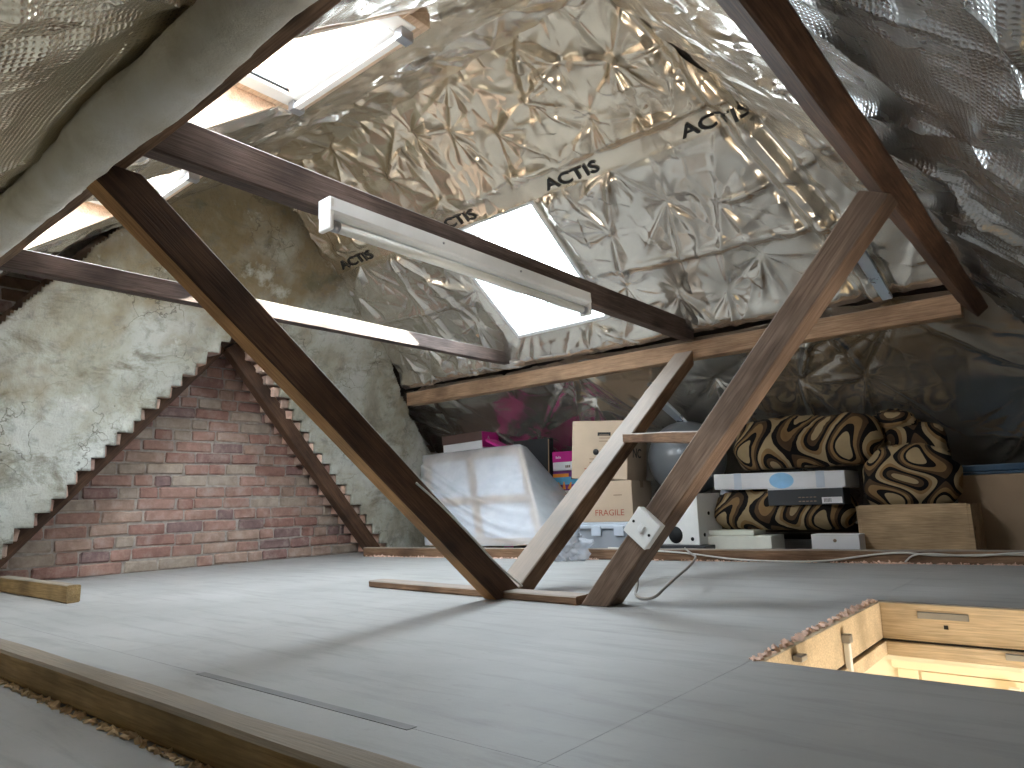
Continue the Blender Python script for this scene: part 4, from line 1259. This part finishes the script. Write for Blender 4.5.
for (x, a, s) in ((-.02, 0, 1), (.02, .5, 1), (.05, .9, 1), (-.05, -.4, 1), (.07, 1.2, .8)):
    mt = on_front(.0 + x, -.0022, .008) @ Matrix.Rotation(-a * .8, 4, 'Z')
    mesh_obj('flame_print', [(-.014, 0, 0), (.014, 0, 0), (.004, .05 * s, 0), (-.004, .05 * s, 0)], [(0, 1, 2, 3)], random.choice(['orange_card', 'yellow_card', 'orange_card']), cb, matrix=mt)
box('dark_print', (.04, -.002, hh * .55), (.085, .001, hh * .68), 'black_case', cb)
mb = empty('magenta_box', (-2.765, 3.84, 0.513)); tag(mb, 'small magenta and white box beside the tilted cardboard box', 'box', 'stored boxes')
box('box_body', (-.085, 0, 0.001), (.085, .12, .058), 'white_card', mb, .003)
box('box_top', (-.086, -.001, .058), (.086, .121, .128), 'magenta_card', mb, .003)
for i in range(4):
    box('printed_mark', (-.055 + i * .011, -.0022, .082), (-.049 + i * .011, .001, .098 - (i % 2) * .005), 'white_card', mb)
for i in range(3):
    box('printed_mark', (.020 + i * .014, -.0014, .018), (.030 + i * .014, .001, .034), 'grey_print', mb)
# unseen magenta box added behind for its pink reflection in the foil
o = box('magenta_reflector', (-.42, 0, .001), (.09, .17, .60), 'magenta_card', None, .01, matrix=thing_frame((-2.98, 3.875, 0.0), 0.0)); tag(o, 'unseen magenta box added behind the black case for its reflection in the foil', 'box', 'stored boxes')

# --- exercise ball on a dark crate
bx = box('plastic_crate', (-.24, 0, .001), (.24, .24, .318), 'black_case', None, .02, matrix=thing_frame((-1.84, 3.745, 0.0))); tag(bx, 'black plastic crate carrying the exercise ball', 'crate')
bl = empty('exercise_ball', (-1.84, 3.79, 0.318)); tag(bl, 'large grey exercise ball behind the struts', 'ball')
def ball():
    vs_, fs = [], []
    nu, nv, R_ = 48, 40, 0.222
    for j in range(nv + 1):
        ph = math.pi * j / nv - math.pi / 2
        for i in range(nu):
            th = 2 * math.pi * i / nu
            rr = R_ * (1 + 0.006 * max(0, math.cos(ph * 34)) ** 3 * (abs(ph) < 1.0))
            vs_.append((rr * math.cos(ph) * math.cos(th), rr * math.cos(ph) * math.sin(th), R_ * 0.97 + rr * 0.97 * math.sin(ph)))
    for j in range(nv):
        for i in range(nu):
            k = (i + 1) % nu
            fs.append((j * nu + i, j * nu + k, (j + 1) * nu + k, (j + 1) * nu + i))
    mesh_obj('ball_skin', vs_, fs, 'ball_grey', bl, smooth=True)
    cyl('valve_plug', (0.11, -.19, .26), (0.115, -.20, .262), .008, 'white_plastic', bl, 10)
ball()

# --- white perforated file holder
fh = empty('file_holder', mat=thing_frame((-1.78, 3.50, 0.062), -0.15)); tag(fh, 'white holder box with round holes beside the switch strut', 'box', 'stored boxes')
box('holder_side', (.118, 0, 0), (.128, .22, .265), 'white_plastic', fh, .002)
box('holder_back', (-.12, .21, 0), (.118, .22, .265), 'white_plastic', fh, .002)
box('holder_base', (-.12, 0, 0), (.118, .21, .01), 'white_plastic', fh, .002)
box('holder_front', (-.12, 0, .01), (.118, .008, .26), 'white_plastic', fh, .002)
cyl('finger_hole', (-.02, -.0015, .05), (-.02, .002, .05), .045, 'dark_hole', fh, 20)
cyl('finger_hole', (.085, -.0015, .03), (.085, .002, .03), .010, 'dark_hole', fh, 14)
for (y, z_) in ((.10, .16), (.05, .05)):
    cyl('rivet_hole', (.1275, y, z_), (.1295, y, z_), .010, 'dark_hole', fh, 14)
o = box('black_tray', (-.15, 0, .001), (.17, .26, .060), 'black_case', None, .004, matrix=thing_frame((-1.78, 3.46, 0.0), -0.05)); tag(o, 'low black tray beneath the white holder box', 'tray')

# --- slabs, small boxes
fr = thing_frame((-1.50, 3.56, 0.0), 0.02)
o = box('foam_slab', (-.20, 0, .001), (.19, .20, .105), 'poly_slab', None, .006, fr); tag(o, 'thick off-white foam slab lying behind the far binder', 'foam')
o = box('foam_slab', (-.19, .01, .106), (.10, .19, .132), 'poly_slab', None, .006, fr); tag(o, 'thin short foam slab on top of the thick foam slab', 'foam')
o = box('blue_folder', (-.05, 0, 0), (.05, .02, .22), 'plastic_bluegrey', None, .004, matrix=thing_frame((-1.66, 3.80, 0.128), 0.1, 0.0, 0.25)); tag(o, 'blue-grey folder leaning beside the patterned roll', 'folder')
sw_ = empty('small_white_box', mat=thing_frame((-0.985, 3.475, 0.0), 0.0)); tag(sw_, 'small white box with a dot, beside the wooden crate', 'box', 'stored boxes')
box('box_body', (-.105, 0, .001), (.105, .10, .118), 'white_card', sw_, .003)
cyl('printed_dot', (.0, -.0012, .09), (.0, .001, .09), .008, 'grey_print', sw_, 12)

# --- patterned bedding rolls
def roll(name, label, loc, L, ry, rz, seed, rotz=0.0, mat_='retro_fabric', tilt=0.0):
    """soft bolster along local X with drawn-in ends and folds"""
    nu, nv = 64, 48
    vs_, fs, uvs = [], [], []
    for j in range(nu + 1):
        s = j / nu; x = (s - .5) * L
        e = max(0.0, 1 - abs(2 * s - 1) ** 6) ** 0.5 * 0.96 + 0.04
        for i in range(nv + 1):
            th = 2 * math.pi * i / nv
            d = Vector((x * 5, math.cos(th) * 1.3, math.sin(th) * 1.3))
            k = e * (1 + 0.13 * mnoise.fractal(d + Vector((seed, 0, 0)), 1.0, 2.0, 4) + 0.05 * (1 - min(1, abs(mnoise.noise(d * 1.7 + Vector((0, seed, 0)))) * 6)))
            z_ = rz * k * math.sin(th)
            z_ = max(z_, -rz * 0.86)
            vs_.append((x + 0.02 * mnoise.noise(d * .7), ry * k * math.cos(th), z_))
            uvs.append((s * L * 1.0, th / 6.2832 * 2.2 * (ry + rz)))
    for j in range(nu):
        for i in range(nv):
            a = j * (nv + 1) + i
            fs.append((a, a + 1, a + nv + 2, a + nv + 1))
    root = empty(name, mat=thing_frame(loc, rotz, 0, tilt)); tag(root, label, 'bedding', 'patterned bedding bundles')
    mesh_obj('fabric_roll', vs_, fs, mat_, root, smooth=True, uvs=uvs)
    return root
roll('bedding_roll', 'upper roll of brown and black retro-patterned bedding on the flat parcel', (-1.175, 3.82, 0.566), 0.76, 0.15, 0.145, 1.3, 0.0, tilt=0.0)
roll('bedding_roll', 'lower roll of brown and black retro-patterned bedding under the flat parcel', (-1.31, 3.76, 0.226), 0.74, 0.16, 0.112, 4.1, 0.0)
kn = roll('bedding_roll', 'dark gathered end of patterned bedding above the round cushion', (-0.70, 3.94, 0.52), 0.30, 0.09, 0.12, 7.7, 0.2, tilt=0.2)
kk = blob('knot', 'retro_fabric', kn, .10, .06, .06, 5, .35, 2.2, 32, 20)
kk.location = (-.09, -.02, .11)
for lp in kk.data.uv_layers[0].data: lp.uv = (lp.uv[0] * .35, lp.uv[1] * .2)
cu = empty('round_cushion', (-0.695, 3.74, 0.245)); tag(cu, 'plump cream and black retro-patterned cushion sitting in the wooden crate', 'cushion')
o = blob('cushion_cover', 'retro_fabric_big', cu, .205, .13, .165, 2, .10, 1.6, 64, 40, 0.85, 0.02)
o.location = (0, 0, .115)
# planar pattern on the cushion
uvl = o.data.uv_layers[0]
for lp in o.data.loops:
    v = o.data.vertices[lp.vertex_index].co
    uvl.data[lp.index].uv = (v.x * 1.2 + v.z * .5, v.z * 2.0 - v.x * .9)
# --- flat parcel and black box
pk = empty('flat_parcel', mat=thing_frame((-1.295, 3.655, 0.336), 0.0, 0.0, 0.02)); tag(pk, 'flat silvery wrapped parcel with a pale blue disc between the bedding rolls', 'parcel')
box('parcel_body', (-.335, 0, 0.0), (.335, .26, .085), 'white_card', pk, .008)
mt = on_front(.03, -.0012, .042)
mesh_obj('blue_disc_print', [(.062 * math.cos(a * .2618), .040 * math.sin(a * .2618), 0) for a in range(24)], [tuple(range(24))], 'sky_blue_print', pk, matrix=mt)
for x in (-.2, .22):
    box('tape_strip', (x - .02, -.0012, -.0008), (x + .02, .26, .0858), 'plastic_bluegrey', pk)
kb = empty('black_box', mat=thing_frame((-1.135, 3.585, 0.252), 0.0)); tag(kb, 'slim black box with a white label under the flat parcel', 'box', 'stored boxes')
box('box_body', (-.18, 0, 0), (.18, .12, .078), 'black_case', kb, .003)
box('box_top', (-.178, .002, .0785), (.178, .118, .083), 'white_card', kb)
box('white_label', (.08, -.0012, .006), (.172, .001, .036), 'white_card', kb)
for i in range(6):
    box('printed_mark', (.090 + i * .006, -.0018, .012), (.0925 + i * .006, .001, .030), 'black_print', kb)
for i in range(5):
    box('printed_mark', (-.03 + i * .018, -.0012, .016), (-.018 + i * .018, .001, .021), 'grey_print', kb)
    box('printed_mark', (-.03 + i * .018, -.0012, .036), (-.018 + i * .018, .001, .040), 'grey_print', kb)

# --- wooden crate and big carton
cr = empty('wooden_crate', mat=thing_frame((-0.68, 3.585, 0.0), -0.03)); tag(cr, 'pale wooden crate with a knotty front board at the right', 'crate')
box('front_board', (-.215, 0, .001), (.215, .014, .245), 'wood_crate', cr, .002)
box('back_board', (-.215, .286, .001), (.215, .30, .235), 'wood_crate', cr, .002)
for s in (-1, 1):
    box('side_board', (s * .222 - .007, 0, .001), (s * .222 + .007, .30, .240), 'wood_crate', cr, .002)
box('base_board', (-.21, .016, .003), (.21, .284, .014), 'wood_crate', cr)
bc = carton('large_carton', 'large dull brown carton at the right edge behind the wooden crate', 0.62, 0.40, 0.365, 'cardboard_dull', thing_frame((-0.22, 3.84, 0.001), 0.0))
bp = empty('plastic_folder', mat=thing_frame((-0.24, 3.86, 0.368), 0.0)); tag(bp, 'dark blue plastic folder lying on the large carton', 'folder')
box('folder_cover', (-.32, 0, 0), (.3, .30, .012), 'blue_dark', bp, .004)
box('folder_cover', (-.31, .005, .013), (.3, .29, .045), 'blue_dark', bp, .006)

# ------------------------------------------------------------------ small pieces hang on the part they belong to
def hang(root_prefix, child_prefixes, part):
    for root in [o for o in COL.objects if o.parent is None and o.name.split('.')[0] == root_prefix]:
        tgt = [c for c in root.children if c.name.split('.')[0] == part]
        if not tgt: continue
        for c in list(root.children):
            if c.name.split('.')[0] in child_prefixes and c is not tgt[0]:
                c.parent = tgt[0]
PRINTS = ('printed_lettering', 'printed_mark', 'printed_symbol', 'printed_dot', 'hand_hole', 'tape_strip', 'blue_print', 'orange_print', 'flame_print', 'dark_print', 'white_label', 'magenta_side', 'blue_disc_print')
hang('fluorescent_light', ('screw',), 'batten_body'); hang('fluorescent_light', ('tube_cap',), 'fluorescent_tube')
hang('light_switch', ('rocker', 'screw'), 'face_plate')
hang('cardboard_box', PRINTS, 'carton_body'); hang('large_carton', PRINTS, 'carton_body')
hang('storage_tub', ('tub_clip',), 'tub_body'); hang('storage_tub', ('tub_lid_rim',), 'tub_lid')
hang('game_box', PRINTS, 'box_lid')
for n_ in ('patterned_box', 'magenta_box', 'black_box', 'small_white_box'): hang(n_, PRINTS, 'box_body')
hang('flat_parcel', PRINTS, 'parcel_body'); hang('file_holder', ('finger_hole',), 'holder_front'); hang('file_holder', ('rivet_hole',), 'holder_side')
hang('loft_hatch', ('fixing_plate', 'bolt_hole'), 'lining_board'); hang('loft_hatch', ('latch_head',), 'latch_rod'); hang('loft_hatch', ('hinge_plate', 'seal_strip'), 'stop_frame')
hang('portfolio_case', ('case_edge',), 'case_body'); hang('exercise_ball', ('valve_plug',), 'ball_skin'); hang('foil_sheet', ('printed_lettering',), 'foil_surface')
